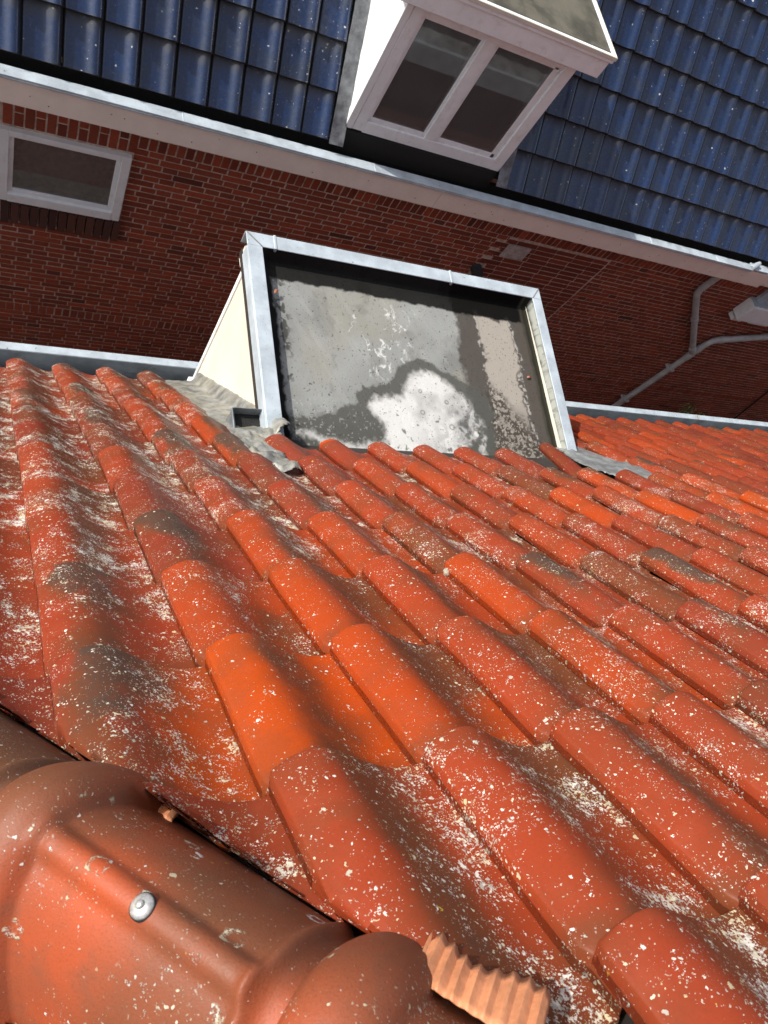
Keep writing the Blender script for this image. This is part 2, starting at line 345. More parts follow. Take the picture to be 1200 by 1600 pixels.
# ================================================================== THE HOUSE ACROSS THE ALLEY
WY = 4.15
bh = thing('brick_house', 'red brick house across the alley with blue tiled roof and a white framed roof dormer', 'house', (3, WY, 0))
wall = MB()                                      # 0 brick, 1 mortar
wall.box(-3, 14, WY+0.004, WY+0.30, 0, Z(-3.30), 1)
def brickcol(kind=0):
    t = rng.rand(); v = 0.78+0.38*rng.rand()
    if kind == 0: c = np.array([0.34, 0.072, 0.035])*(1-t)+np.array([0.24, 0.062, 0.035])*t
    elif kind == 1: c = np.array([0.24, 0.050, 0.026])*(1-t)+np.array([0.19, 0.045, 0.028])*t
    else: c = np.array([0.085, 0.040, 0.032])*(1-t)+np.array([0.13, 0.05, 0.035])*t
    if rng.rand() < 0.03: c = c*0.5+0.012
    return (*(c*v), 1)
def one_brick(x0, x1, z0, z1, kind=0, pro=0.0):
    j = 0.0042; r = rng.uniform(-0.0015, 0.0025)
    y = WY-0.001+r-pro
    wob = rng.uniform(-0.0015, 0.0015, 4)
    x0 += j+wob[0]; x1 -= j+wob[1]; z0 += j+wob[2]; z1 -= j+wob[3]
    if x1-x0 < 0.012 or z1-z0 < 0.012: return
    b = 0.003; c = brickcol(kind); yb = WY+0.006
    v = [(x0, yb, z0), (x1, yb, z0), (x1, yb, z1), (x0, yb, z1), (x0+b, y, z0+b), (x1-b, y, z0+b), (x1-b, y, z1-b), (x0+b, y, z1-b)]
    wall.add(v, [(4, 5, 6, 7), (0, 1, 5, 4), (1, 2, 6, 5), (2, 3, 7, 6), (3, 0, 4, 7)], 0, c)
CH = 0.0545
WX0, WX1, WZ0, WZ1 = 0.03, 0.855, Z(-4.556), Z(-3.930)       # left window opening
IX0, IX1, IZ0 = 4.00, 5.28, Z(-5.05)                          # bricked-up opening
def blocked(x, z):
    if WX0-0.0 < x < WX1+0.0 and Z(-4.79) < z < Z(-3.70): return True
    if IX0 < x < IX1 and z > IZ0: return True
    return False
BZ0, BZ1 = Z(-5.885), Z(-5.775)
def clip_brick(x0, x1, z0, z1, kind):
    zc = (z0+z1)/2
    segs = [(x0, x1)]
    for (a, b, lo, hi) in ((WX0, WX1, Z(-4.79), Z(-3.70)), (IX0+(0.055 if int(round(z0/CH)) % 2 else -0.055), IX1, IZ0, 99)):
        if lo < zc < hi:
            ns = []
            for p, q in segs:
                if q <= a or p >= b: ns.append((p, q)); continue
                if p < a: ns.append((p, a))
                if q > b: ns.append((b, q))
            segs = ns
    for p, q in segs: one_brick(p, q, z0, z1, kind)
z = BZ0-CH; rows = []
k = 0
while z > 0.02: rows.append((z, k)); z -= CH; k += 1
z = BZ1; k = 1
while z+CH < Z(-3.845): rows.append((z, k)); z += CH; k += 1
ztop = z
for z, k in rows:
    if k % 2: x = -1.0-0.0275; st = 0.11
    else: x = -1.0+(0.11 if k % 4 else 0.0)-0.055; st = 0.22
    while x < 12.5:
        clip_brick(x, x+st, z, z+CH, 0); x += st
x = -1.0
while x < 12.5:
    one_brick(x, x+0.0625, BZ0, BZ1, 0)                      # belt of upright headers
    if x > 0.855 and not (IX0-0.3 < x < 8.6): one_brick(x, x+0.0625, ztop, ztop+0.105, 0 if rng.rand() > .3 else 1)
    if x > 0.0 and x < 0.86:                                   # soldiers over the window
        if int(x/0.0625) % 2: one_brick(x, x+0.0625, WZ1+0.01, WZ1+0.22, 0)
        else:
            one_brick(x, x+0.0625, WZ1+0.01, WZ1+0.115, 1); one_brick(x, x+0.0625, WZ1+0.115, WZ1+0.22, 0)
    if x > 0.01 and x < 0.85: one_brick(x, x+0.0625, Z(-4.785), Z(-4.575), 2, 0.03)
    if x < 0.0: one_brick(x, x+0.0625, ztop, ztop+0.105)
    if IX0-0.3 <= x < 8.6:
        if int(x/0.0625) % 3: one_brick(x, x+0.0625, ztop-0.0, ztop+0.20, 1 if x < IX1 else 0)
        else:
            one_brick(x, x+0.0625, ztop-0.0, ztop+0.1, 0); one_brick(x, x+0.0625, ztop+0.1, ztop+0.20, 1)
    x += 0.0625
z = IZ0; k = 0
while z+0.056 < ztop+0.01:
    x = IX0+(0.05 if k % 2 else -0.05)-(0.115 if k % 2 else 0)
    while x < IX1:
        p, q = max(x, IX0+(0.05 if k % 2 else -0.05)), min(x+0.23, IX1-0.012)
        if q-p > 0.04: one_brick(p, q, z, z+0.058, 1)
        x += 0.23
    z += 0.058; k += 1
wall.box(-3, 14, WY-0.02, WY+0.003, 0.0, Z(-6.40), 1)        # plinth
wo = wall.build('wall', [M_BRICK, M_MORTAR], bh, col=True)

# fascia, zinc gutter, soffit
fy = 3.94
f = MB(); f.box(-3, 3.0, fy, fy+0.02, Z(-3.570), Z(-3.392)); f.box(3.003, 6.98, fy, fy+0.02, Z(-3.570), Z(-3.392)); f.box(6.983, 14, fy+0.012, fy+0.03, Z(-3.530), Z(-3.385))
f.box(-3, 14, fy+0.031, WY, Z(-3.565), Z(-3.55))
fo = f.build('fascia', M_FASCIA, bh, bevel=0.002)
for i in range(30):
    x = 0.3+i*0.42; nl = MB(); zz_ = Z(-3.52+0.05*(i % 2))
    nl.tube([(x, fy-0.0025, zz_), (x, fy+0.002, zz_)], 0.0035, 8); nl.build('nail', M_DARK, fo)
gt = MB(); gt.box(-3, 6.62, fy-0.018, 4.000, Z(-3.378), Z(-3.364)); gt.box(-3, 6.62, 3.986, 4.000, Z(-3.47), Z(-3.3785)); gt.box(-3, 6.62, fy-0.018, fy-0.002, Z(-3.392), Z(-3.3785))
for x in (1.05, 2.40, 3.25, 3.9, 5.2, 6.1): gt.box(x, x+0.006, fy-0.020, 4.001, Z(-3.393), Z(-3.361))
go = gt.build('gutter', M_ZINC, bh, bevel=0.004)
gb = MB(); gb.box(-3, 14, 4.001, 4.30, Z(-3.52), Z(-3.47)); gb.box(-3, 14, 4.12, 4.30, Z(-3.47), Z(-3.38)); gb.build('gutter_bed', M_BLACK, go)  # black bed holds the shadow under the eave tiles in its colour
ge = MB(); ge.tube([(6.60, fy+0.0, Z(-3.36)), (6.66, fy+0.03, Z(-3.34)), (6.72, fy+0.06, Z(-3.33))], [0.03, 0.028, 0.02], 12); ge.box(6.63, 6.9, fy-0.005, fy+0.08, Z(-3.375), Z(-3.36)); ge.build('gutter_end', M_ZINC, go, bevel=0.003)

# blue tiled roof
PH = math.radians(50); bO = np.array([0, 4.08, Z(-3.28)]); bS = np.array([0, math.cos(PH), math.sin(PH)]); bN = np.array([0, -math.sin(PH), math.cos(PH)])
BW, BG = 0.2105, 0.29
tb = np.array([0, .02, .045, .08, .16, .26, .36, .46, .54, .60, .66, .72, .78, .84, .89, .93, .955, .975, 1.0])
BH = np.array([-.006, .003, .007, .0065, .0060, .0060, .0065, .0075, .0100, .0150, .0235, .0325, .0375, .0380, .0345, .0240, .010, .000, -.006])
def bprof(t): return np.interp(t, tb, BH)
vb = np.array([-0.004, 0.0, 0.004, 0.012, 0.10, 0.20, 0.285, 0.32])
V = []; Fc = []; TC = []
nb_u, nb_v = len(tb), len(vb)
for r in range(0, 12):
    for i in range(-9, 56):
        u0 = 0.148+i*BW
        if 2.06 < u0+BW/2 < 3.52 and r < 5: continue
        dj = rng.uniform(-1, 1, 4); hue = rng.rand(); base = len(V)
        for a, t in enumerate(tb):
            for b, v in enumerate(vb):
                hh = float(bprof(t))-0.022+0.022*(1-max(v, 0)/BG)+(-0.006 if b == 0 else 0)+0.003*dj[1]*(t-0.5)*2+0.003*dj[2]*(1-v/BG)
                P = bO+dX*(u0+t*BW*0.995+0.0015*dj[0])+bS*(-0.048+r*BG+v+0.002*dj[3])+bN*hh
                V.append(P); TC.append((hue, 1.0 if (b <= 1 or v > 0.272) else (1.0 if t < .03 or t > .95 else 0.0), 0, 1))
        Fc += [tuple(base+q for q in fq) for fq in grid_faces(nb_u, nb_v)]
        b2 = len(V)
        for a, t in enumerate(tb):
            V.append(V[base+a*nb_v]-bN*0.018); TC.append((hue, 1, 0, 1))
        for a in range(nb_u-1): Fc.append((base+a*nb_v, base+(a+1)*nb_v, b2+a+1, b2+a))
br = MB()
def bq(u0, u1, a0, a1, h0, h1, mi=0):
    P = [bO+dX*u+bS*a+bN*h for h in (h0, h1) for (u, a) in ((u0, a0), (u1, a0), (u1, a1), (u0, a1))]
    br.hexa(P, mi)
bq(-3, 14, 0.0, 4.5, -0.12, -0.05)
roofb = br.build('roof', M_BLACK, bh)
mesh_obj('tile_covering', V, Fc, M_BLUE, roofb, True, None, TC, None, 50)

# left window
wf = MB(); y0 = WY-0.035
X0, X1, A0, A1 = 0.045, 0.848, Z(-4.552), Z(-3.934)
wf.box(X0, X0+0.06, y0, WY+0.03, A0, A1); wf.box(X1-0.06, X1, y0, WY+0.03, A0, A1)
wf.box(X0+0.06, X1-0.06, y0, WY+0.03, A1-0.045, A1); wf.box(X0+0.06, X1-0.06, y0-0.004, WY+0.03, A0, A0+0.075)
g1 = (X0+0.06, X1-0.06, A0+0.075, A1-0.045)
wf.box(g1[0], g1[0]+0.03, y0+0.02, WY+0.03, g1[2], g1[3]); wf.box(g1[1]-0.03, g1[1], y0+0.02, WY+0.03, g1[2], g1[3])
wf.box(g1[0]+0.03, g1[1]-0.03, y0+0.02, WY+0.03, g1[2], g1[2]+0.03); wf.box(g1[0]+0.03, g1[1]-0.03, y0+0.02, WY+0.03, g1[3]-0.02, g1[3])
win = wf.build('window', M_WHITE, bh, bevel=0.003)
mb = MB(); mb.box(g1[0]+0.02, g1[1]-0.02, y0+0.035, y0+0.041, g1[2]+0.02, g1[3]-0.015); mb.build('pane', M_GLASS, win)
mb = MB(); mb.box(X0, X1, WY+0.031, WY+0.035, A0, A1); 
mb = MB(); mb.box(g1[0], g1[1], WY+0.15, WY+0.16, g1[2], g1[3]); mb.box(g1[0], g1[1], WY+0.04, WY+0.15, g1[2]-0.002, g1[2]+0.004)
mb.build('room_back', M_ROOM, win)
mb = MB()
mb.box(0.16, 0.36, WY+0.06, WY+0.08, g1[2]+0.005, g1[2]+0.16); mb.build('window_ornament', M_BLIND, win, bevel=0.01); mb = MB(); mb.box(0.55, 0.70, WY+0.08, WY+0.10, g1[2]+0.005, g1[2]+0.14)
mb.build('window_ornament', M_BLIND, win, bevel=0.01)

# dormer on the blue roof
bd = part_empty('dormer', bh); label(bd, 'white roof dormer with two window panes under a flat brown cap')
DY = 4.12
def roofY(z): return 4.08+(z-Z(-3.28))/math.tan(PH)          # Y where the blue roof has this height
cb = MB()
for x0, x1 in ((2.135, 2.175), (3.405, 3.44)):
    zb, zt = Z(-3.24), Z(-2.27)
    P = [(x0, DY+0.004, zb), (x1, DY+0.004, zb), (x1, roofY(zb)+0.10, zb), (x0, roofY(zb)+0.10, zb), (x0, DY+0.004, zt), (x1, DY+0.004, zt), (x1, roofY(zt)+0.1, zt), (x0, roofY(zt)+0.1, zt)]
    cb = MB(); cb.hexa(P); cb.build('cheek', M_WHITE, bd)
fr = MB(); y0 = DY-0.012; y1 = DY+0.05
def fbox(x0, x1, z0, z1, a=0.0, b=0.0): fr.box(x0, x1, y0+a, y1+b, Z(z0), Z(z1))
fbox(2.130, 2.180, -3.228, -2.27, -0.004); fbox(3.352, 3.445, -3.238, -2.27)
fbox(2.184, 2.262, -3.228, -2.27, 0.0); fbox(2.262, 3.352, -3.238, -3.150, 0.002); fbox(2.262, 3.352, -2.358, -2.262, 0.003); fbox(2.722, 2.812, -3.150, -2.358, 0.004)
for a, b in ((2.262, 2.722), (2.812, 3.352)):
    fbox(a, a+0.028, -3.150, -2.358, 0.018); fbox(b-0.05 if a > 2.5 else b-0.018, b, -3.150, -2.358, 0.018)
    fbox(a+0.028, b-0.018, -3.150, -3.115, 0.018); fbox(a+0.028, b-0.018, -2.380, -2.358, 0.018)
bw = fr.build('window_frame', M_WHITE, bd, bevel=0.003)
for a, b in ((2.29, 2.706), (2.84, 3.30)):
    mb = MB(); mb.box(a-0.005, b+0.005, DY+0.012, DY+0.018, Z(-3.12), Z(-2.375)); mb.build('pane', M_GLASS, bd)
mb = MB(); mb.box(2.19, 3.395, DY+0.24, DY+0.25, Z(-3.23), Z(-2.28)); mb.box(2.19, 3.395, DY+0.06, DY+0.5, Z(-3.23), Z(-3.22)); mb.box(2.176, 2.19, DY+0.06, DY+0.5, Z(-3.23), Z(-2.28)); mb.box(3.39, 3.404, DY+0.06, DY+0.5, Z(-3.23), Z(-2.28)); mb.box(2.70, 2.83, DY+0.1, DY+0.5, Z(-3.23), Z(-2.28))
mb.build('room_back', M_ROOM, bd)
mb = MB(); mb.box(2.28, 2.70, DY+0.07, DY+0.08, Z(-2.56), Z(-2.37)); mb.build('blind', M_BLIND, bd)
mb = MB(); mb.box(2.95, 3.16, DY+0.20, DY+0.21, Z(-3.15), Z(-2.80)); mb.build('curtain', M_BLIND, bd)
mb = MB(); mb.box(3.2, 3.25, DY+0.09, DY+0.12, Z(-3.18), Z(-2.4)); mb.build('inner_frame', M_DARK, bd)
cp = MB()
cp.box(2.03, 3.545, 4.012, 4.04, Z(-2.272), Z(-2.150)); cp.box(2.02, 3.56, 4.000, 4.05, Z(-2.149), Z(-2.112))
cp.box(2.03, 2.055, 4.04, 5.25, Z(-2.272), Z(-2.150)); cp.box(3.52, 3.545, 4.04, 5.25, Z(-2.272), Z(-2.150)); cp.box(2.02, 2.05, 4.05, 5.25, Z(-2.149), Z(-2.112)); cp.box(3.53, 3.56, 4.05, 5.25, Z(-2.149), Z(-2.112))
cp.box(2.055, 3.52, 4.04, 5.25, Z(-2.262), Z(-2.245))
cap_b = cp.build('roof_trim', M_WHITE, bd, bevel=0.004)
mb = MB(); mb.box(2.045, 3.535, 4.045, 5.35, Z(-2.148), Z(-2.108)); mb.build('roof_cap', M_FROOF, bd, bevel=0.006)
mb = MB(); mb.box(2.016, 3.566, 3.995, 4.006, Z(-2.125), Z(-2.100)); mb.box(3.556, 3.567, 4.006, 5.3, Z(-2.125), Z(-2.100)); mb.box(2.012, 2.022, 4.006, 5.3, Z(-2.125), Z(-2.100)); mb.build('roof_edge', M_CREAM, bd, bevel=0.003)
# lead beside and below the dormer
def lead_strip(name, u0, u1, a0, a1, h, mat, seed, par=bd):
    nu, na = 10, 60; V = []
    for a in np.linspace(a0, a1, na):
        for u in np.linspace(u0, u1, nu):
            hh = h+0.010*(vnoise(u, a, 14, seed)-0.5)*2
            V.append(bO+dX*u+bS*a+bN*hh)
    return mesh_obj(name, V, grid_faces(na, nu), mat, par, True)
lead_strip('flashing', 2.03, 2.135, -0.07, 1.3, 0.035, M_LEAD_D, 3); lead_strip('flashing', 3.44, 3.54, -0.05, 1.3, 0.035, M_LEAD_D, 4)
mb = MB(); mb.box(2.13, 3.44, 4.10, 4.16, Z(-3.42), Z(-3.245)); mb.build('bitumen_apron', M_BLACK, bd)

# vent grille, pipe stub, downpipe, box with panel, cable
v = MB(); v.box(4.085, 4.335, WY-0.022, WY-0.004, Z(-4.10), Z(-3.935))
for q in range(4):
    zz = -4.078+q*0.036; v.hexa([(4.10, WY-0.030, Z(zz)), (4.32, WY-0.030, Z(zz)), (4.32, WY-0.022, Z(zz)), (4.10, WY-0.022, Z(zz)), (4.10, WY-0.026, Z(zz+0.022)), (4.32, WY-0.026, Z(zz+0.022)), (4.32, WY-0.022, Z(zz+0.026)), (4.10, WY-0.022, Z(zz+0.026))])
v.build('vent_grille', mat_plain('pale vent plastic', (0.42, 0.36, 0.33), 0.6), bh, bevel=0.002)
mb = MB(); mb.tube([(3.97, WY-0.09, Z(-4.31)), (3.97, WY, Z(-4.31))], 0.055, 20); mb.build('vent_pipe', M_DARK, bh, smooth=True, sharp=40)
pp = MB(); py = 4.09
pp.tube([(6.57, py-0.02, Z(-3.60)), (6.57, py-0.01, Z(-3.72)), (6.575, py, Z(-3.90)), (6.60, py, Z(-3.97)), (6.66, py, Z(-4.03)), (7.10, py, Z(-4.43)), (7.58, py, Z(-4.865))], 0.036, 16)
pp.tube([(9.9, py, Z(-3.95)), (8.45, py, Z(-4.385)), (7.78, py, Z(-4.60)), (7.69, py, Z(-4.65)), (7.655, py, Z(-4.73)), (7.65, py, Z(-4.95)), (7.65, py, Z(-5.6)), (7.65, py, 0.02)], 0.038, 16)
for (p, q) in (((7.62, py, Z(-4.90)), (7.53, py, Z(-4.82))), ((7.65, py, Z(-4.93)), (7.65, py, Z(-5.03))), ((7.65, py, Z(-4.80)), (7.65, py, Z(-4.87))), ((6.99, py, Z(-4.33)), (7.03, py, Z(-4.366))), ((7.82, py, Z(-4.587)), (7.76, py, Z(-4.606))), ((8.32, py, Z(-4.424)), (8.38, py, Z(-4.406)))): pp.tube([p, q], 0.044, 16)
for z_ in (-5.3, -6.1): pp.box(7.60, 7.70, py-0.042, WY, Z(z_), Z(z_+0.03))
pp.build('downpipe', M_PIPE, bh, smooth=True, sharp=40)
cn = MB(); cn.box(7.42, 9.6, 3.995, 4.145, Z(-4.135), Z(-3.905)); 
co = cn.build('canopy', M_WHITE, bh, bevel=0.004)
mb = MB(); mb.box(7.44, 9.6, 4.02, 4.149, Z(-3.904), Z(-3.895)); mb.box(7.50, 9.6, 4.10, 4.14, Z(-3.895), Z(-3.62)); mb.build('panel', M_ZINC, co)
mb = MB(); mb.box(7.45, 7.62, 4.06, 4.148, Z(-4.215), Z(-4.165)); mb.build('bracket', M_WHITE, co); mb = MB(); mb.box(7.75, 8.1, 4.06, 4.148, Z(-4.215), Z(-4.165)); mb.build('bracket', M_WHITE, co)
mb = MB(); mb.tube([(10.32, 4.12, 0.0), (10.32, 4.12, Z(-6.4)), (10.0, 4.12, Z(-5.5)), (9.95, 4.13, Z(-4.9))], 0.012, 8); mb.build('cable', M_CABLE, bh, smooth=True)

# shrub at the foot of the wall
shr = thing('shrub', 'small dark green shrub at the foot of the brick wall', 'shrub', (8.9, 3.98, 0))
mb = MB(); lf = MB(); r2 = np.random.RandomState(8)
for s_ in range(16):
    a = r2.uniform(0, 6.28); sp = r2.uniform(0.05, 0.25); hh = r2.uniform(0.2, 0.62)
    b0 = Vector((8.9, 3.98, 0.0)); t = Vector((8.9+math.cos(a)*sp, 3.96+math.sin(a)*sp*0.5, hh)); m_ = (b0+t)/2+Vector((0, 0, 0.06))
    mb.tube([b0, m_, t], [0.008, 0.006, 0.003], 6)
    for q in range(26):
        w = r2.rand(); p = b0.lerp(t, 0.25+0.75*w)+Vector(r2.normal(0, 0.035, 3)); d = Vector(r2.normal(0, 1, 3)).normalized(); e = d.orthogonal().normalized(); L = r2.uniform(0.02, 0.04)
        lf.add([p-e*L*0.35, p+d*L, p+e*L*0.35, p-d*L*0.4], [(0, 1, 2, 3)])
mb.build('stem', M_STEM, shr); lf.build('foliage', M_LEAF, shr)

# ================================================================== THE HOUSE UNDER THE CAMERA
nh = thing('tiled_house', 'near house with a hipped orange tile roof, flat roofed dormer and zinc gutter', 'house', (1.5, 1.0, 0))
K = 0.037                                       # hip lies in the vertical plane x + y = K
EAVE_V = V0+9*TG
ey, ez = RP(0, EAVE_V)[1], RP(0, EAVE_V)[2]

roofn = MB()
def rq(u0, u1, v0, v1, h0=-0.06, h1=-0.035): roofn.hexa([RP(u, v, h) for h in (h0, h1) for (u, v) in ((u0, v1), (u1, v1), (u1, v0), (u0, v0))])
# underlay of the right face, cut along the hip and open under the dormer
def hipx(v): return K-RP(0, v)[1]
for a in range(14):
    va, vb_ = -0.9+a*0.36, -0.9+(a+1)*0.36
    vb_ = min(vb_, EAVE_V-0.02)
    if vb_ <= va: break
    P = [RP(u, v, h) for h in (-0.06, -0.03) for (u, v) in ((hipx(vb_), vb_), (14, vb_), (14, va), (hipx(va), va))]
    roofn.hexa(P)
    Q = [np.array([K-p[1], K-p[0], p[2]]) for p in P]            # mirrored left face
    roofn.hexa([Q[1], Q[0], Q[3], Q[2], Q[5], Q[4], Q[7], Q[6]])
roof_o = roofn.build('roof', M_UNDER, nh)

# --- one clay tile
PU = np.array([0.000, 0.000, 0.0015, 0.005, 0.012, 0.020, 0.030, 0.041, 0.052, 0.063, 0.074, 0.085, 0.096, 0.108, 0.122, 0.138, 0.155, 0.172, 0.190, 0.206, 0.2115])
PH_ = np.array([0.0060, 0.0175, 0.0200, 0.0220, 0.0260, 0.0305, 0.0350, 0.0385, 0.0398, 0.0390, 0.0358, 0.0306, 0.0245, 0.0178, 0.0102, 0.0025, -0.0045, -0.0090, -0.0105, -0.0088, -0.0080])
STEP = 0.0205
PV_F = np.array([-0.0025, -0.0005, 0.003, 0.010, 0.03, 0.06, 0.10, 0.14, 0.18, 0.22, 0.255, 0.280, 0.292, 0.300, 0.306, 0.312, 0.345])
PV_C = np.array([-0.0020, 0.0005, 0.004, 0.06, 0.15, 0.24, 0.295, 0.306, 0.34])
def tile_geo(i, j, fine, md, hue, dark, lich, seed, lift=0.0, twist=0.0, xoff=0, yoff=0, cut=0.089):
    pv = PV_F if fine else PV_C
    pu, ph = (PU, PH_) if fine else (PU[[0, 1, 3, 5, 7, 8, 10, 12, 14, 16, 18, 20]], PH_[[0, 1, 3, 5, 7, 8, 10, 12, 14, 16, 18, 20]])
    r = np.random.RandomState(seed)
    nu, nv = len(pu), len(pv)
    UU, VV = np.meshgrid(pu, pv, indexing='ij'); HH = np.repeat(ph[:, None], nv, 1)
    edge = (VV < 0.001)
    h = HH + STEP*(1-np.clip(VV, 0, 1)/TG) - 0.0035*(VV < -0.001)*1.0 - 0.0010*((VV >= -0.001) & (VV < 0.0015))
    # lip pulls in near the top corner; lower left corner is nipped
    lipw = np.clip(1-UU/0.02, 0, 1)
    u = UU + lipw*0.007*sstep(VV, 0.294, 0.305) + lipw*0.004*(1-sstep(VV, -0.002, 0.010))
    warp = 0.0016*np.sin(VV*18+r.rand()*6)*np.sin(UU*25+r.rand()*6) + 0.0012*(r.rand()-0.5)
    h = h + warp
    lift = lift+r.normal(0, 0.0016); tw = twist+r.normal(0, 0.006); ro = r.normal(0, 0.010)
    h = h + lift*(1-VV/TG)*(np.clip(1-UU/TW, 0, 1) if lift > 0.02 else 1) + ro*(UU-0.1)*0.35
    u = u + tw*(VV-TG) + r.normal(0, 0.0013) + xoff
    v = (V0 - j*TG) - VV + r.normal(0, 0.0022) + yoff
    U = U0+i*TW+u
    P = O + dX*U[..., None] + dS*v[..., None] + nR*h[..., None]
    T = 0.0125
    Pb = P - nR*T
    V = np.concatenate([P.reshape(-1, 3), Pb.reshape(-1, 3)])
    n = nu*nv
    F_ = []
    for a in range(nu-1):
        for b in range(nv-1):
            F_.append((a*nv+b, (a+1)*nv+b, (a+1)*nv+b+1, a*nv+b+1))
            F_.append((n+a*nv+b, n+a*nv+b+1, n+(a+1)*nv+b+1, n+(a+1)*nv+b))
    for a in range(nu-1):
        F_.append((a*nv, n+a*nv, n+(a+1)*nv, (a+1)*nv)); q = nv-1
        F_.append((a*nv+q, (a+1)*nv+q, n+(a+1)*nv+q, n+a*nv+q))
    for b in range(nv-1):
        F_.append((b, b+1, n+b+1, n+b)); q = (nu-1)*nv
        F_.append((q+b, n+q+b, n+q+b+1, q+b+1))
    F_ = np.array(F_)
    # cut along the hip, under the caps
    s = (V[:, 0]+V[:, 1]-K)/math.sqrt(2)
    CUT = cut
    keep = (s[F_] > CUT-0.0005).any(1)
    low = s < CUT
    V[low] = V[low]+dX*((CUT-s[low])*math.sqrt(2))[:, None]
    # local darkening by kiln and age: strongest on one end of the roll or in the pan, per tile, plus a painted flank shade
    mode = r.randint(0, 4) if md is None else md
    vn = np.clip(VV/TG, 0, 1); un = UU/TW
    vn0, un0 = vn, un
    un = np.clip(un+0.30*(vnoise(U, v, 11, 41, 3)-0.5), 0, 1.1); vn = np.clip(vn+0.75*(vnoise(U, v, 9, 42, 3)-0.5), 0, 1)
    if mode == 0: d = sstep(1-vn, 0.0, 0.65)*sstep(un, 0.00, 0.20)*(1-sstep(un, 0.34, 0.85))
    elif mode == 1: d = sstep(un, 0.22, 0.62)*sstep(1-vn, 0.1, 0.8)
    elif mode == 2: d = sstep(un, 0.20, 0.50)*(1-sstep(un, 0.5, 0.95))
    elif mode == 3: d = np.full(vn.shape, 0.35)
    else: d = sstep(un, 0.25, 0.6)*sstep(vn, 0.15, 0.8)
    d = np.maximum(d, 0.30*sstep(un, 0.26, 0.46)*(1-sstep(un, 0.5, 0.75)))  # shade on each roll's right flank, painted into the colour
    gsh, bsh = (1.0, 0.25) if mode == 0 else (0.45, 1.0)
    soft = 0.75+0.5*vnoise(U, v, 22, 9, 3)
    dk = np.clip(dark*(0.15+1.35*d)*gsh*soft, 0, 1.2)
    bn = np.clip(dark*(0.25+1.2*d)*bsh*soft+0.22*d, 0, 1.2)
    lc = np.clip(lich*(0.75+0.5*sstep(un0, 0.35, 0.6))*(0.7+0.5*vnoise(U, v, 8, 3, 2)*1.2), 0, 1.6)
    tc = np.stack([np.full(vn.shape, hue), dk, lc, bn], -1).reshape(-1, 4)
    lap_j = sstep(vn0+0.10*(vnoise(U, v, 30, 77, 3)-0.5), 0.80, 0.99).reshape(-1)      # course-line shading painted in under the lap of the next tile
    tc[:, 3] += 0.55*lap_j; tc[:, 1] += 0.22*lap_j
    if (i, j) == (-1, 1): tc[:, 0] = tc[:, 0]*sstep(un0, 0.35, 0.6).reshape(-1)+0.3*(1-sstep(un0, 0.35, 0.6).reshape(-1))
    if (i, j) == (4, -4):                        # snapped lower edge, bare orange clay
        bk = ((1-sstep(vn0, 0.03, 0.10))*(1-sstep(un0, 0.30, 0.42))).reshape(-1)
        tc[:, 0] = tc[:, 0]*(1-bk)+1.25*bk; tc[:, 1:] *= (1-bk)[:, None]
    tl = np.stack([un0, vn0, h], -1).reshape(-1, 3)
    return V, F_[keep], np.concatenate([tc, tc]), np.concatenate([tl, tl])

def cam_px(P):
    v = Rw @ (np.array(P)-np.array([0, 0, OFF]))
    if v[2] <= 0.05: return None
    return 600+F*v[0]/v[2], 800+F*v[1]/v[2], v[2]

SPEC = {  # (column, course): hue, dark, lichen, where the dark bloom sits
    (0, 1): (0.93, 0.50, 0.38, 2), (-1, 1): (0.90, 0.72, 0.95, 0), (0, 0): (0.70, 0.45, 0.75, 4), (0, -1): (0.22, 0.85, 0.6, 0), (0, -2): (0.24, 0.3, 0.9, 3), (-1, 0): (0.42, 0.85, 1.0, 0), (-1, -1): (0.45, 0.6, 1.2, 2),
    (0, 2): (0.50, 0.85, 0.95, 2), (-1, 2): (0.36, 0.2, 0.9, 3), (1, 1): (0.82, 0.75, 0.6, 1), (1, 0): (0.82, 0.75, 0.6, 1), (1, 2): (0.52, 0.75, 1.15, 1), (1, 3): (0.45, 0.5, 1.0, 1), (0, 3): (0.35, 0.3, 1.0, 1),
    (2, 1): (0.55, 0.75, 0.65, 1), (2, 2): (0.50, 0.75, 0.75, 2), (2, 0): (0.60, 0.6, 0.6, 2), (3, 1): (0.72, 0.6, 0.95, 2), (3, 2): (0.48, 0.45, 1.0, 2), (3, 0): (0.78, 0.5, 0.85, 1), (2, 3): (0.42, 0.85, 1.0, 1), (1, -1): (0.72, 0.55, 1.0, 2),
    (4, -4): (0.35, 0.2, 0.35, 3), (4, 1): (0.5, 0.5, 0.9, 2), (6, 0): (0.5, 0.9, 1.0, 0), (2, -1): (0.72, 0.3, 1.0, 2), (9, -4): (0.15, 0.3, 0.3, 3), (3, -4): (0.30, 0.1, 0.45, 3), (2, -4): (0.7, 0.9, 0.4, 0), (2, -5): (0.7, 0.7, 0.3, 0)}
tiles = []
for j in range(-9, 8):
    for i in range(-14, 48):
        uc = U0+(i+0.5)*TW
        P = RP(uc, V0-j*TG-0.12, 0.02)
        if P[0]+P[1] < K-0.12: continue
        if j <= -5 and 3 <= i <= 11: continue
        if i > 3 and RP(uc, V0-j*TG)[1] < -0.9: continue
        if (i, j) in ((10, -4), (11, -4), (0, 3)): continue                    # lead shows here
        c_ = cam_px(P)
        vis = c_ is not None and -70 < c_[0] < 1290 and 560 < c_[1] < 1720
        dist = np.linalg.norm(P-np.array([0, 0, OFF]))
        tiles.append((i, j, vis, dist))
vt = sorted([t for t in tiles if t[2]], key=lambda t: t[3])
vis_set = {(t[0], t[1]): k for k, t in enumerate(vt)}
bigV, bigF, bigC, bigL = [], [], [], []; nb = 0
N_PART = 100; ntile = 0
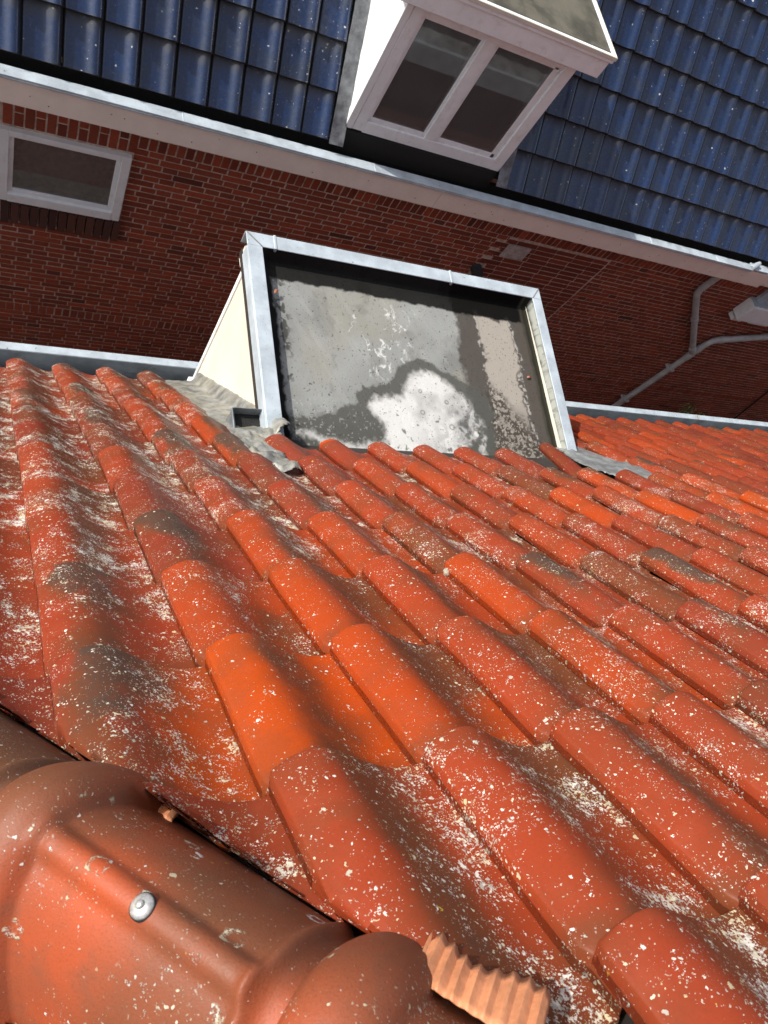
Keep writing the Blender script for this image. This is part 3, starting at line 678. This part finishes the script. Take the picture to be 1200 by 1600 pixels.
for (i, j, vis, dist) in tiles:
    seed = 1000+(i+20)*31+(j+12)*977
    r = np.random.RandomState(seed)
    hue = float(np.clip(r.normal(0.43, 0.26), 0.0, 0.92)); dark = float(np.clip(0.12+r.beta(1.4, 1.8), 0, 1.1)); lich = float(np.clip(r.normal(0.92, 0.16), 0.45, 1.25))
    if i <= 2 and j <= -1: lich = 1.1+0.35*r.rand(); dark = 0.35+0.6*dark; hue = min(hue, 0.62)
    if i <= 0 and j <= -2: lich += 0.1
    if i > 12: lich *= 0.40; hue = float(np.clip(r.normal(0.36, 0.2), 0, 0.8)); dark *= 0.9
    md = None
    if (i, j) in SPEC: hue, dark, lich, md = SPEC[(i, j)]
    lift = tw = xo = yo = 0.0; lab = None
    if i > 7: lift = float(np.clip(r.normal(0.002, 0.0045), -0.004, 0.011)); tw = r.normal(0, 0.008)
    if (i, j) == (9, -4): lift, tw, yo, lab = 0.055, -0.10, 0.0, 'tilted clay tile lifted above its neighbours at the right rear corner of the dormer roof'
    if (i, j) == (4, -4): lab = 'clay tile with a broken lower edge showing raw orange clay'
    if (i, j) == (3, -4): yo = 0.03
    if (i, j) == (12, -5): lift = 0.012
    if (i, j) in ((0, 1),): lab = 'vivid clean orange tile'
    key = vis_set.get((i, j), 9999)
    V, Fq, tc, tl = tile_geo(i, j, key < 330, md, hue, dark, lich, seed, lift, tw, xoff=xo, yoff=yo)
    if len(Fq) == 0: continue
    small = ((V[:, 0]+V[:, 1]-K)/math.sqrt(2) <= 0.0895).mean() > 0.35
    if not small and ntile < N_PART and key < N_PART+16:
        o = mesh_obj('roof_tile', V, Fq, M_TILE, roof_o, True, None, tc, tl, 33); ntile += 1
        if lab: label(o, lab)
    elif (i, j) in ((9, -4),):
        o = mesh_obj('roof_tile', V, Fq, M_TILE, roof_o, True, None, tc, tl, 33); label(o, lab)
    else:
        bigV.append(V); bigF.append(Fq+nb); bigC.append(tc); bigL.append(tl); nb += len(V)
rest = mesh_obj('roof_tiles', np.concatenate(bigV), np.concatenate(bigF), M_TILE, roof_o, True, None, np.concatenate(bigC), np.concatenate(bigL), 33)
rest['kind'] = 'stuff'; label(rest, 'the smaller clay tiles towards the gutter and the right')
# the other hip face, mirrored, out of the photograph's sight
mV, mF, mC, mL = [], [], [], []; nb = 0
for (i, j, vis, dist) in tiles:
    if i > 8: continue
    seed = 9000+(i+20)*31+(j+12)*977; r = np.random.RandomState(seed)
    V, Fq, tc, tl = tile_geo(i, j, False, None, float(np.clip(r.normal(0.5, 0.2), 0, .9)), float(r.beta(1.3, 2)), 0.7, seed, cut=0.128)
    if not len(Fq): continue
    V = np.stack([K-V[:, 1], K-V[:, 0], V[:, 2]], 1)
    mV.append(V); mF.append(Fq[:, ::-1]+nb); mC.append(tc); mL.append(tl); nb += len(V)
lo_ = mesh_obj('side_tiles', np.concatenate(mV), np.concatenate(mF), M_TILE, roof_o, True, None, np.concatenate(mC), np.concatenate(mL), 48)
lo_['kind'] = 'stuff'; label(lo_, 'tiles on the other side of the hip')

# --- hip caps
hd = np.array([-1, 1, -math.tan(TH)]); hd /= np.linalg.norm(hd)
hs = np.array([1, 1, 0])/math.sqrt(2)
hu = np.array([-0.466, 0.466, 0.753]); hu /= np.linalg.norm(hu)
HP0 = np.array([0.160, -0.123, -0.725+OFF])
def HP(t, s, h): return HP0+hd*t+hs*s+hu*h
def cap_r(t, tc):                              # radial offset along the cap, collar centre at tc
    x = t-tc
    o = 0.0
    if x < 0: o += 0.026*max(0.0, 1-(x/0.034)**2)**0.62+0.002*math.exp(-((x+0.038)/0.006)**2)          # collar bead
    else: o += 0.027*math.sqrt(max(0.0, 1-(x/0.043)**2))*0.92+0.027*0.08
    o = o if x < 0.0425 else 0.003
    y = x+0.268
    o += 0.0085*math.exp(-(y/0.0075)**2)       # rim near the upper end
    if y < 0: o -= 0.004*min(1, -y/0.02)
    o += 0.004*(x+0.34)/0.34
    return o
def make_cap(tc, hue, lab, seed):
    ts = np.concatenate([np.linspace(-0.325, -0.292, 4), np.linspace(-0.288, -0.240, 18), np.linspace(-0.228, -0.055, 12), np.linspace(-0.048, 0.0, 14), 0.0425*np.sin(np.linspace(0.12, math.pi/2, 12))])
    ph = np.radians(np.linspace(-97, 97, 97)); V = []; TCc = []
    r = np.random.RandomState(seed)
    n1, n2 = len(ts), len(ph)
    for inner in (0, 1):
        for x in ts:
            ro = cap_r(tc+x, tc)
            for p in ph:
                a, b = 0.092+ro, 0.104+ro
                q = p/math.radians(97); q = math.copysign(math.sin(abs(q)*1.25)/math.sin(1.25), q); qa = abs(q); wd, dp, ex = (0.083, 0.122, 2.15) if q > 0 else (0.135, 0.165, 2.0)
                s0, h0 = wd*q, 0.066-dp*qa**ex
                nx_, nz_ = math.copysign(dp*ex*qa**(ex-1), q), wd
                ln = math.hypot(nx_, nz_); nx_ /= ln; nz_ /= ln
                rib = 0.0
                if -0.27 < x < -0.02: rib = 0.0120*math.exp(-(abs(s0)/0.0120)**3.2)*min(1, (x+0.27)/0.006)*min(1, (-0.02-x)/0.02)
                rr_ = (ro*(1-0.12*qa**5)+rib) if not inner else ro*(1-0.12*qa**5)-0.011
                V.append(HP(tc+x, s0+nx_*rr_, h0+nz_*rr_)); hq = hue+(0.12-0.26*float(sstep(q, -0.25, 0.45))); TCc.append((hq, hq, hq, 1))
    n = n1*n2; Fq = []
    for a in range(n1-1):
        for b in range(n2-1):
            Fq.append((a*n2+b, a*n2+b+1, (a+1)*n2+b+1, (a+1)*n2+b)); Fq.append((n+a*n2+b, n+(a+1)*n2+b, n+(a+1)*n2+b+1, n+a*n2+b+1))
    for b in range(n2-1):
        Fq.append((b, n+b, n+b+1, b+1)); q = (n1-1)*n2; Fq.append((q+b, q+b+1, n+q+b+1, n+q+b))
    for a in range(n1-1):
        Fq.append((a*n2, (a+1)*n2, n+(a+1)*n2, n+a*n2)); q = n2-1; Fq.append((a*n2+q, n+a*n2+q, n+(a+1)*n2+q, (a+1)*n2+q))
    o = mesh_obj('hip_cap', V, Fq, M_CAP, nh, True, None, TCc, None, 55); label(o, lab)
    sc = MB(); t0 = tc-0.155; prof = [(0.0098, 0.000), (0.0102, 0.0012), (0.0094, 0.0024), (0.0070, 0.0040), (0.0038, 0.0048), (0.0034, 0.0066), (0.0026, 0.0076), (0.0005, 0.0080)]
    vv = []; m_ = 28; zt = 0.066+cap_r(t0, tc)+0.0120
    for (rr, hh) in prof:
        for k in range(m_):
            w = 2*math.pi*k/m_; vv.append(HP(t0+rr*math.cos(w), rr*math.sin(w), zt+hh-0.0005))
    sc.add(vv, [(a*m_+k, a*m_+(k+1) % m_, (a+1)*m_+(k+1) % m_, (a+1)*m_+k) for a in range(len(prof)-1) for k in range(m_)]+[tuple((len(prof)-1)*m_+k for k in range(m_))])
    sc.build('screw', M_STEEL, o, smooth=True, sharp=60)
    wr = MB(); vv = []
    for (rr, hh) in ((0.0110, -0.004), (0.0110, 0.0004), (0.009, 0.0006)):
        for k in range(m_):
            w = 2*math.pi*k/m_; vv.append(HP(t0+rr*math.cos(w), rr*math.sin(w), zt+hh-0.0005))
    wr.add(vv, [(a*m_+k, a*m_+(k+1) % m_, (a+1)*m_+(k+1) % m_, (a+1)*m_+k) for a in range(2) for k in range(m_)])
    wr.build('washer', M_CABLE, o, smooth=True)
    return o
CT = 0.176
make_cap(CT, 0.50, 'rust brown hip cap with a longitudinal rib and a domed steel screw', 1)
make_cap(CT-0.341, 0.42, 'hip cap at the bottom edge of the photo with yellow lichen on its collar', 2)
make_cap(CT+0.341, 0.10, 'dull olive brown hip cap at the left edge of the photo', 3)
for k in (2, 3, 4, 5, 6, 7, 8, 9): make_cap(CT+0.341*k, 0.4, 'hip cap further down the hip', 3+k)
for k in (2, 3, 4): make_cap(CT-0.341*k, 0.4, 'hip cap further up the hip', 18+k)

# pleated strips peeping out from under the caps
def pleats(t0, t1, s_in, s_out, lab, sd, dh=0.0):
    V = []; n1 = int((t1-t0)/0.0022); r = np.random.RandomState(sd)
    for a in range(n1+1):
        t = t0+(t1-t0)*a/n1
        ph = ((t-t0)/0.0130) % 1.0
        z_ = 0.0045*(1-abs(2*ph-1)**0.8*2)
        L = s_out+0.006*math.sin(t*37)+0.0035*(1-abs(2*ph-1))+0.003*math.sin(t*91)
        for q in np.linspace(0, 1, 7):
            s = s_in+(L-s_in)*q
            base = HP(t, 0, 0)
            h = -0.66*s+0.040+dh-0.006*q*q
            V.append(HP(t+0.008*q, s, h+z_*(0.6+0.4*q)))
    o = mesh_obj('pleated_strip', V, grid_faces(n1+1, 7), M_PLEAT, nh, True, None, None, None, 30); label(o, lab)
    so_ = o.modifiers.new('thick', 'SOLIDIFY'); so_.thickness = 0.0016
pleats(-0.285, -0.178, 0.072, 0.116, 'salmon pleated strip under the lowest hip cap', 1, 0.019)
pleats(0.120, 0.150, 0.080, 0.106, 'short piece of salmon pleated strip beside the collar', 2, -0.022)

# --- gutter of the near house
gy, gz = 2.355, Z(-3.62)
ng = MB()
def gb_(y0, y1, z0, z1, mi): ng.box(-3.2, 14, y0, y1, z0, z1, mi)
gb_(gy-0.045, gy, gz-0.012, gz, 0); gb_(gy-0.004, gy, gz-0.19, gz-0.0125, 0); gb_(gy-0.049, gy-0.0455, gz-0.17, gz-0.002, 1)
gb_(2.02, gy-0.005, gz-0.19, gz-0.172, 2); gb_(2.02, 2.035, gz-0.17, gz+0.02, 1)
gno = ng.build('gutter', [M_ZINC, M_ZINC_D, M_GUTBED], nh, bevel=0.003)
sj = MB()
M_RUST = mat_plain('rusty joint', (0.30, 0.22, 0.16), 0.7)
for x in (1.19, 5.38, 6.9, -0.6, 2.6, 8.6): sj = MB(); sj.box(x, x+0.008, gy-0.048, gy+0.002, gz-0.02, gz+0.003); sj.build('gutter_joint', M_RUST, gno)
fl = MB(); n_ = 260
Vv = []
for x in np.linspace(-1.5, 12, n_):
    for q in np.linspace(0, 1, 6):
        y = 2.02+0.12*q; Vv.append((x, y, gz-0.03-0.10*q+0.012*(vnoise(x, y, 12, 5)-0.5)))
mesh_obj('gutter_flashing', Vv, grid_faces(n_, 6), M_GUTBED, gno, True)
wl = MB(); wl.box(-2.0, 14, 1.80, 2.00, 0, Z(-3.75)); wl.build('wall', mat_plain('plain brick', (0.16, 0.05, 0.035), 0.85, bump=0.5), nh)  # one even brick colour

# --- dormer
dm = part_empty('dormer', nh); label(dm, 'flat roofed dormer with cream side panel, zinc edge and a stained puddled roof')
FX0, FX1, FY = 0.976, 2.612, 2.253
def tz(y): return Z(-2.40)-0.05*(FY-y)/0.98          # top of the roof edge
def slab(mb, x0, x1, y0, y1, t0, t1, mi=0):          # follows the fall of the roof, t measured down from the edge top
    mb.hexa([(x0, y0, tz(y0)-t1), (x1, y0, tz(y0)-t1), (x1, y1, tz(y1)-t1), (x0, y1, tz(y1)-t1), (x0, y0, tz(y0)-t0), (x1, y0, tz(y0)-t0), (x1, y1, tz(y1)-t0), (x0, y1, tz(y1)-t0)], mi)
tr = MB(); BY = 1.22
slab(tr, FX0, FX0+0.068, BY, FY-0.068, 0, 0.006); slab(tr, FX0-0.002, FX0+0.002, BY, FY-0.068, 0.0065, 0.075)
slab(tr, FX1-0.060, FX1, BY-0.05, FY-0.068, 0, 0.006); slab(tr, FX1-0.002, FX1+0.002, BY-0.05, FY-0.068, 0.0065, 0.075)
slab(tr, FX0, FX1, FY-0.0675, FY, 0.0, 0.006); slab(tr, FX0-0.002, FX1+0.002, FY-0.002, FY+0.002, 0.0065, 0.075)
for x in (1.10, 2.03): slab(tr, x, x+0.012, FY-0.069, FY+0.0035, -0.003, 0.02)
tro = tr.build('roof_trim', M_ZINC, dm, bevel=0.0025)
# mitres
M_SOLD = mat_plain('solder', (0.30, 0.30, 0.28), 0.5, 0.3)
for (ax, bx) in ((FX0+0.004, FX0+0.066), (FX1-0.004, FX1-0.058)):
    p0 = Vector((ax, FY-0.004, tz(FY)+0.0015)); p1 = Vector((bx, FY-0.066, tz(FY-0.066)+0.0015)); d = (p1-p0).normalized(); e = Vector((-d.y, d.x, 0))*0.003
    mt = MB(); mt.hexa([p0-e-Vector((0, 0, .003)), p0+e-Vector((0, 0, .003)), p1+e-Vector((0, 0, .003)), p1-e-Vector((0, 0, .003)), p0-e, p0+e, p1+e, p1-e]); mt.build('mitre_joint', M_SOLD, tro)


# roof membrane with painted stains
nx, ny = 620, 400
mx0, mx1, my0, my1 = FX0+0.055, FX1-0.045, 1.05, FY-0.055
xs = np.linspace(mx0, mx1, nx); ys = np.linspace(my0, my1, ny)
XX, YY = np.meshgrid(xs, ys, indexing='ij')
def ZM(y): return Z(-2.452)-0.05*(FY-y)/0.98
e_l = XX-mx0; e_r = mx1-XX; e_f = my1-YY
wv = 0.010*(vnoise(XX, YY, 14, 11)-0.5)
lift = 0.058*(1-sstep(e_l, 0.0, 0.050))+0.050*(1-sstep(e_r, 0.0, 0.030))+0.064*(1-sstep(e_f, 0.0, 0.03))
lift = np.minimum(lift, 0.064)
ZZ = ZM(YY)-0.018+lift+0.004*(vnoise(XX, YY, 3, 12)-0.5)+0.0012*(vnoise(XX, YY, 40, 13)-0.5)
nz = lambda sc, sd, o=4: vnoise(XX, YY, sc, sd, o)
wx = XX+0.07*(nz(6, 21)-0.5)+0.05*(nz(28, 22, 5)-0.5); wy = YY+0.07*(nz(6, 23)-0.5)+0.05*(nz(28, 24, 5)-0.5)
def inpoly(x, y, P):
    x = np.asarray(x); ins = np.zeros(x.shape, bool); dmin = np.full(x.shape, 9.0)
    for k in range(len(P)):
        (x1, y1), (x2, y2) = P[k], P[(k+1) % len(P)]
        c_ = ((y1 > y) != (y2 > y)) & (x < (x2-x1)*(y-y1)/((y2-y1) if y2 != y1 else 1e-9)+x1); ins ^= c_
        t = np.clip(((x-x1)*(x2-x1)+(y-y1)*(y2-y1))/((x2-x1)**2+(y2-y1)**2), 0, 1)
        dmin = np.minimum(dmin, np.hypot(x-x1-t*(x2-x1), y-y1-t*(y2-y1)))
    return np.where(ins, dmin, -dmin)
col = np.zeros((nx, ny, 3)); rough = np.full((nx, ny), 0.62)
def blend(m, c, r=None):
    global col, rough
    c = np.array(c); 
    if c.ndim == 1: c = c[None, None, :]
    col = col*(1-m[..., None])+c*m[..., None]
    if r is not None: rough = rough*(1-m)+r*m
grey = np.array([0.265, 0.275, 0.268])
col[:] = grey
col *= (0.66+0.60*nz(4, 31, 3))[..., None]
blend(sstep(nz(2.5, 32, 3), 0.5, 0.7)*0.45, (0.25, 0.24, 0.19))
blend(sstep(nz(9, 33), 0.56, 0.7)*0.35, (0.13, 0.13, 0.12))
streak = vnoise(XX+0.5*YY, YY*0.25, 22, 34); blend(sstep(streak, 0.55, 0.75)*0.25, (0.34, 0.345, 0.33))
# white drip veins in the upper half
vein = 1-sstep(np.abs(vnoise(wx*1.0, wy*0.45, 9, 35, 5)-0.5), 0.0, 0.024)
vm = sstep(inpoly(XX, YY, [(1.30, 1.62), (1.45, 2.08), (1.86, 2.06), (1.78, 1.62)]), -0.02, 0.10)
blend(vein*vm*sstep(nz(26, 36), 0.42, 0.6)*0.9, (0.66, 0.68, 0.67))
# wet dark rear strip
blend(sstep(1.50-wy+0.2*(nz(3, 37)-0.5)-0.35*np.maximum(0, 1.42-wx)*0, 0.0, 0.16)*0.75, (0.085, 0.085, 0.08), 0.22)
# brown bands on the right
b1 = sstep(wx-(2.045+(YY-1.3)*0.0), 0.0, 0.03)
blend(b1*0.93, np.array([0.062, 0.052, 0.045])*1.0)
sx0, sx1 = 2.19, 2.42
strip = sstep(np.minimum(np.minimum(wx-sx0, sx1-(2.12-YY)*0.02-wx), 2.085-wy), 0.0, 0.018)
blend(strip*(0.6+0.4*sstep(YY+0.12*(nz(8, 40)-.5), 1.5, 1.62)), (0.33, 0.30, 0.265))
fringe = sstep(0.014-np.abs(np.abs(wx-(sx0+sx1)/2)-(sx1-sx0)/2), 0, 0.012)*sstep(nz(60, 41), 0.46, 0.56)*sstep(2.10-YY, 0, 0.01)
blend(fringe*0.6, (0.50, 0.48, 0.44))
gr_ = sstep(inpoly(wx, wy, [(2.13, 1.0), (2.14, 1.66), (2.22, 1.70), (2.33, 1.58), (2.47, 1.40), (2.50, 1.0)]), -0.02, 0.06)
blend(gr_*sstep(nz(75, 42, 3), 0.36, 0.50)*0.93, (0.045, 0.036, 0.028), 0.7)
blend(gr_*sstep(nz(110, 43, 2), 0.66, 0.72)*0.8, (0.34, 0.32, 0.28))
blend(sstep(wx-2.44, 0, 0.02)*0.75, (0.070, 0.060, 0.050))
# puddle: wet rim, bright cloud reflection painted white
wp = [(1.05, 1.0), (1.08, 1.42), (1.30, 1.44), (1.44, 1.52), (1.47, 1.60), (1.60, 1.62), (1.70, 1.73), (1.84, 1.77), (2.04, 1.70), (2.16, 1.60), (2.18, 1.25), (2.16, 1.0)]
dwp = inpoly(wx, wy, wp)
blend(sstep(dwp, -0.006, 0.012)*0.9, (0.080, 0.080, 0.070), 0.13)
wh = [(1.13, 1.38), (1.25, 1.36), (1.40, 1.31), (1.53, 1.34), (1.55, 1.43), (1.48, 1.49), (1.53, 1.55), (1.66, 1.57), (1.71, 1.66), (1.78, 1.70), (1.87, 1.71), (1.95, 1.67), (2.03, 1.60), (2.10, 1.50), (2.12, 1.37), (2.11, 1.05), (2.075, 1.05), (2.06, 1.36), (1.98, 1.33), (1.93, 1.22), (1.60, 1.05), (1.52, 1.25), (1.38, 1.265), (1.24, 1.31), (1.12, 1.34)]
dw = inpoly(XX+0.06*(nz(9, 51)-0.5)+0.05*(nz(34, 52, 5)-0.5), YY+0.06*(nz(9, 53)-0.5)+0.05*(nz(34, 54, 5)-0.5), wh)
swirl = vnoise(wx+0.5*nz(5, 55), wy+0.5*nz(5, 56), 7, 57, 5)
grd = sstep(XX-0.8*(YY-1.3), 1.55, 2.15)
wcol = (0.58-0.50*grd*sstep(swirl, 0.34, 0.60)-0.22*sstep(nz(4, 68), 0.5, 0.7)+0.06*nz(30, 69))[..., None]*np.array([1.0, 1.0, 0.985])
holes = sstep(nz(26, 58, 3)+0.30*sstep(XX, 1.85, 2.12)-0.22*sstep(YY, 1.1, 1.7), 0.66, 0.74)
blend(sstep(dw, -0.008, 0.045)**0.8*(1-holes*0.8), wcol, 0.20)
bub = np.zeros((nx, ny)); rb = np.random.RandomState(12)
for q in range(7):
    bx, by, brr = rb.uniform(1.72, 2.10), rb.uniform(1.42, 1.66), rb.uniform(0.006, 0.013)
    dd = np.hypot(XX-bx, (YY-by)*1.0); bub = np.maximum(bub, np.exp(-((dd-brr)/0.0035)**2)*0.9)
blend(bub*sstep(dw, -0.03, 0.02)*0.8, (0.14, 0.13, 0.11))
spl = sstep(nz(95, 59, 2), 0.70, 0.76)*sstep(inpoly(XX, YY, [(1.05, 1.2), (1.1, 1.5), (1.5, 1.45), (1.6, 1.2)]), -0.08, 0.05)
blend(spl*0.25, (0.6, 0.6, 0.58))
# dark debris specks everywhere, black bitumen upstand with the edge's cast shadow painted in
blend(sstep(nz(130, 61, 2), 0.79, 0.83)*0.8, (0.03, 0.026, 0.02))
eb = np.minimum(np.minimum(e_l-0.062, e_f-0.105-0.02*sstep(XX, 1.4, 2.2)), 9)
blend((1-sstep(eb+0.030*(nz(22, 62)-0.5), 0.0, 0.014))*0.96, (0.006, 0.006, 0.006), 0.75)
blend((1-sstep(e_r-0.055+0.02*(nz(25, 63)-0.5), 0.0, 0.02))*0.9, (0.040, 0.036, 0.028), 0.7)
blend((1-sstep(e_r-0.042+0.02*(nz(25, 63)-0.5), 0.0, 0.012))*0.9, (0.020, 0.020, 0.014), 0.8)
blend((1-sstep(e_r-0.013+0.010*(nz(18, 64)-0.5), 0.0, 0.008))*(0.55+0.4*sstep(nz(60, 67), 0.3, 0.5)), (0.30, 0.315, 0.29), 0.7)  # sunlit inner face of the right upstand, painted pale
blend((1-sstep(e_l-0.10, 0.0, 0.05))*sstep(nz(30, 65, 3), 0.56, 0.62)*sstep(nz(6, 66), 0.4, 0.6)*0.8, (0.02, 0.02, 0.018))
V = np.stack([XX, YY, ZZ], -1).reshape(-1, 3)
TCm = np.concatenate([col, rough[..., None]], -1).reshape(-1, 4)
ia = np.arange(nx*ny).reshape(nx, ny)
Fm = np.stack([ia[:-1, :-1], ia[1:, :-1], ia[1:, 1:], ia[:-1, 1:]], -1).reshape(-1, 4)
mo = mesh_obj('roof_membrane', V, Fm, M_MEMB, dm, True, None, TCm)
label(mo, 'grey stained roofing membrane with brown bands and a puddle with its white cloud reflection painted in')
ub = MB(); slab(ub, FX0+0.01, FX1-0.01, 1.0, FY-0.01, 0.10, 0.14); ub.build('roof_deck', M_UNDER, dm)

# cheeks, front and window of the dormer
def slopeY(z, off=0.0): return (RP(0, 0)[1]+(RP(0, 0)[2]-z+off/nR[2])/math.tan(TH))
def cheek(x0, x1, yf, zt0, name, mat, inset=0.0):
    c_ = MB(); zt = zt0; yb = slopeY(zt); zb = Z(-3.575)
    yb2 = slopeY(zb)
    c_.hexa([(x0, yf-0.001, zb), (x1, yf-0.001, zb), (x1, yf, zb+0.0001), (x0, yf, zb+0.0001), (x0, yb-0.05, zt-0.03), (x1, yb-0.05, zt-0.03), (x1, yf, zt), (x0, yf, zt)])
    return c_.build(name, mat, dm, bevel=0.001)
cheek(1.018, 1.050, 2.185, Z(-2.462), 'cheek', M_CREAM); cheek(2.545, 2.575, 2.185, Z(-2.462), 'cheek', M_CREAM)
ft = MB(); ft.box(1.010, 2.585, 2.186, 2.215, Z(-2.60), Z(-2.475)); ft.box(1.010, 1.07, 2.186, 2.21, Z(-3.60), Z(-2.601)); ft.box(2.525, 2.585, 2.186, 2.21, Z(-3.60), Z(-2.601)); ft.box(1.0, 2.595, 2.186, 2.24, Z(-3.66), Z(-3.601)); ft.box(1.76, 1.83, 2.186, 2.208, Z(-3.60), Z(-2.601))
ft.build('window_frame', M_WHITE, dm, bevel=0.003)
for a, b in ((1.07, 1.76), (1.83, 2.525)):
    mb = MB(); mb.box(a, b, 2.188, 2.194, Z(-3.60), Z(-2.601)); mb.build('pane', M_GLASS, dm)
mb = MB(); mb.box(1.06, 2.54, 2.0, 2.01, Z(-3.60), Z(-2.6)); mb.build('room_back', M_ROOM, dm)
es = MB()   # batten along the top of the left cheek and below the front edge
es.hexa([(1.004, 1.25, tz(1.25)-0.115), (1.017, 1.25, tz(1.25)-0.115), (1.017, 2.184, tz(2.18)-0.115), (1.004, 2.184, tz(2.18)-0.115), (1.004, 1.25, tz(1.25)-0.05), (1.017, 1.25, tz(1.25)-0.05), (1.017, 2.184, tz(2.18)-0.05), (1.004, 2.184, tz(2.18)-0.05)])
es.box(0.990, 1.012, 2.1855, 2.232, Z(-2.56), Z(-2.47)); es.build('edge_board', M_CREAM, dm)

# drain box at the left rear corner
db = MB()
def dbox(x0, x1, y0, y1, z0, z1, mi=0): db.box(x0, x1, y0, y1, Z(z0), Z(z1), mi)
bx0, bx1, by0, by1, zb, zt = 0.855, 1.000, 1.275, 1.420, -2.640, -2.475
dbox(bx0, bx1, by0, by0+0.004, zb, zt-0.02); dbox(bx0, bx1, by1-0.004, by1, zb, zt); dbox(bx0, bx0+0.004, by0+0.004, by1-0.004, zb, zt-0.01); dbox(bx0+0.005, bx1-0.001, by0+0.005, by1-0.005, zb, zt-0.045, 1)  # raised black fill stands in for the shade inside the box
dbox(bx0-0.006, bx1, by0-0.006, by0-0.0005, zt-0.03, zt-0.015); dbox(bx0-0.006, bx0-0.0005, by0, by1, zt-0.02, zt-0.005)
db.build('drain_box', [M_GREY, M_BLACK], dm, bevel=0.002)

# lead flashings dressed over the tiles
def lead_patch(name, poly, h0, amp, mat, seed, lab, cheek_u=None, du=0.009):
    us = [p[0] for p in poly]; vs_ = [p[1] for p in poly]
    gu = np.arange(min(us)-0.01, max(us)+0.01, du); gv = np.arange(min(vs_)-0.01, max(vs_)+0.01, du)
    A, B = np.meshgrid(gu, gv, indexing='ij')
    ins = inpoly(A+0.012*(vnoise(A, B, 20, seed)-0.5), B+0.012*(vnoise(A, B, 20, seed+1)-0.5), poly)
    t = ((A-U0)/TW) % 1.0*TW
    prof = np.interp(t, PU[1:], PH_[1:])
    row = ((V0-B)/TG) % 1.0
    hh = np.maximum(prof*0.4, h0)+0.008+amp*(vnoise(A, B, 12, seed+2, 3)-0.35)+amp*0.9*np.abs(vnoise(A*1.3, B*0.8, 20, seed+3, 2)-0.5)*2-0.010*(1-sstep(ins, 0, 0.02))
    if cheek_u is not None: hh = hh+0.055*sstep(A, cheek_u-0.05, cheek_u)
    P = O+dX*A[..., None]+dS*B[..., None]+nR*hh[..., None]
    id_ = np.arange(A.size).reshape(A.shape); ok = ins > 0
    q = ok[:-1, :-1] & ok[1:, :-1] & ok[1:, 1:] & ok[:-1, 1:]
    Fq = np.stack([id_[:-1, :-1], id_[:-1, 1:], id_[1:, 1:], id_[1:, :-1]], -1)[q]
    o = mesh_obj(name, P.reshape(-1, 3), Fq, mat, dm, True); label(o, lab)
    m_ = o.modifiers.new('thick', 'SOLIDIFY'); m_.thickness = 0.003; m_.offset = 1
    return o
lead_patch('flashing', [(0.775, V0+9.0*TG), (1.055, V0+9.1*TG), (1.055, V0+4.6*TG), (0.80, V0+4.2*TG), (0.785, V0+6.5*TG)], 0.012, 0.009, M_LEAD, 70, 'long grey lead flashing along the foot of the cream cheek', 1.015)
lead_patch('flashing', [(0.80, V0+4.4*TG), (1.02, V0+4.9*TG), (1.0, V0+4.25*TG), (0.905, V0+3.7*TG), (0.885, V0+2.75*TG), (0.800, V0+2.65*TG), (0.770, V0+3.1*TG), (0.74, V0+3.7*TG)], 0.020, 0.030, M_LEAD, 80, 'crumpled lead lump below the drain box', None, 0.006)
lead_patch('flashing', [(2.58, V0+9.0*TG), (2.75, V0+9.0*TG), (2.755, V0+4.0*TG), (2.76, V0+3.35*TG), (2.60, V0+3.0*TG), (2.42, V0+3.05*TG), (2.38, V0+3.4*TG), (2.42, V0+4.1*TG), (2.50, V0+4.7*TG), (2.57, V0+5.4*TG)], 0.012, 0.012, M_LEAD_M, 90, 'dark lead flashing at the right rear corner of the dormer')

# broken orange edge of one tile
# ================================================================== SMALL LOOSE THINGS
def clump(name, P, r, mat, text, cat, seed):
    rr = np.random.RandomState(seed); vv = []; m1, m2 = 14, 9
    for a in range(m2+1):
        for b in range(m1):
            th_ = math.pi*a/m2; ph = 2*math.pi*b/m1
            k_ = r*(0.75+0.5*rr.rand()); k_ = r*0.8 if a in (0, m2) else k_
            vv.append(P+np.array([math.sin(th_)*math.cos(ph), math.sin(th_)*math.sin(ph), 0.75*math.cos(th_)])*k_)
    f_ = [(a*m1+b, (a+1)*m1+b, (a+1)*m1+(b+1) % m1, a*m1+(b+1) % m1) for a in range(m2) for b in range(m1)]
    o = mesh_obj(name, vv, f_, mat, None, True); tagt(o, text, cat)
clump('lichen_clump', RP(U0+3.02*TW, V0-0.02, 0.022), 0.011, M_LICH, 'pale round lichen clump on a dark joint in the middle of the orange roof', 'lichen', 3)
def leaf(P, r, ang, text, seed):
    rr = np.random.RandomState(seed); vv = [np.array(P)+np.array([0, 0, 0.004])]
    for b in range(10):
        w = 2*math.pi*b/10; k_ = r*(0.7+0.5*rr.rand()); x, y = k_*math.cos(w)*1.4, k_*math.sin(w)*0.8
        vv.append(np.array(P)+np.array([x*math.cos(ang)-y*math.sin(ang), x*math.sin(ang)+y*math.cos(ang), 0.003+0.004*rr.rand()]))
    o = mesh_obj('dry_leaf', vv, [(0, 1+b, 1+(b+1) % 10) for b in range(10)], M_DRYLEAF, None, True); tagt(o, text, 'leaf', 'dry leaf scraps on the dormer roof')
    m_ = o.modifiers.new('thick', 'SOLIDIFY'); m_.thickness = 0.001
zm = lambda y: float(ZM(y)-0.014)
leaf((2.46, 1.74, zm(1.74)), 0.012, 0.4, 'orange brown leaf scrap on the brown right part of the dormer roof', 1)
leaf((1.10, 2.00, zm(2.0)+0.02), 0.011, 1.0, 'small red scrap in the upper left corner of the dormer roof', 2)
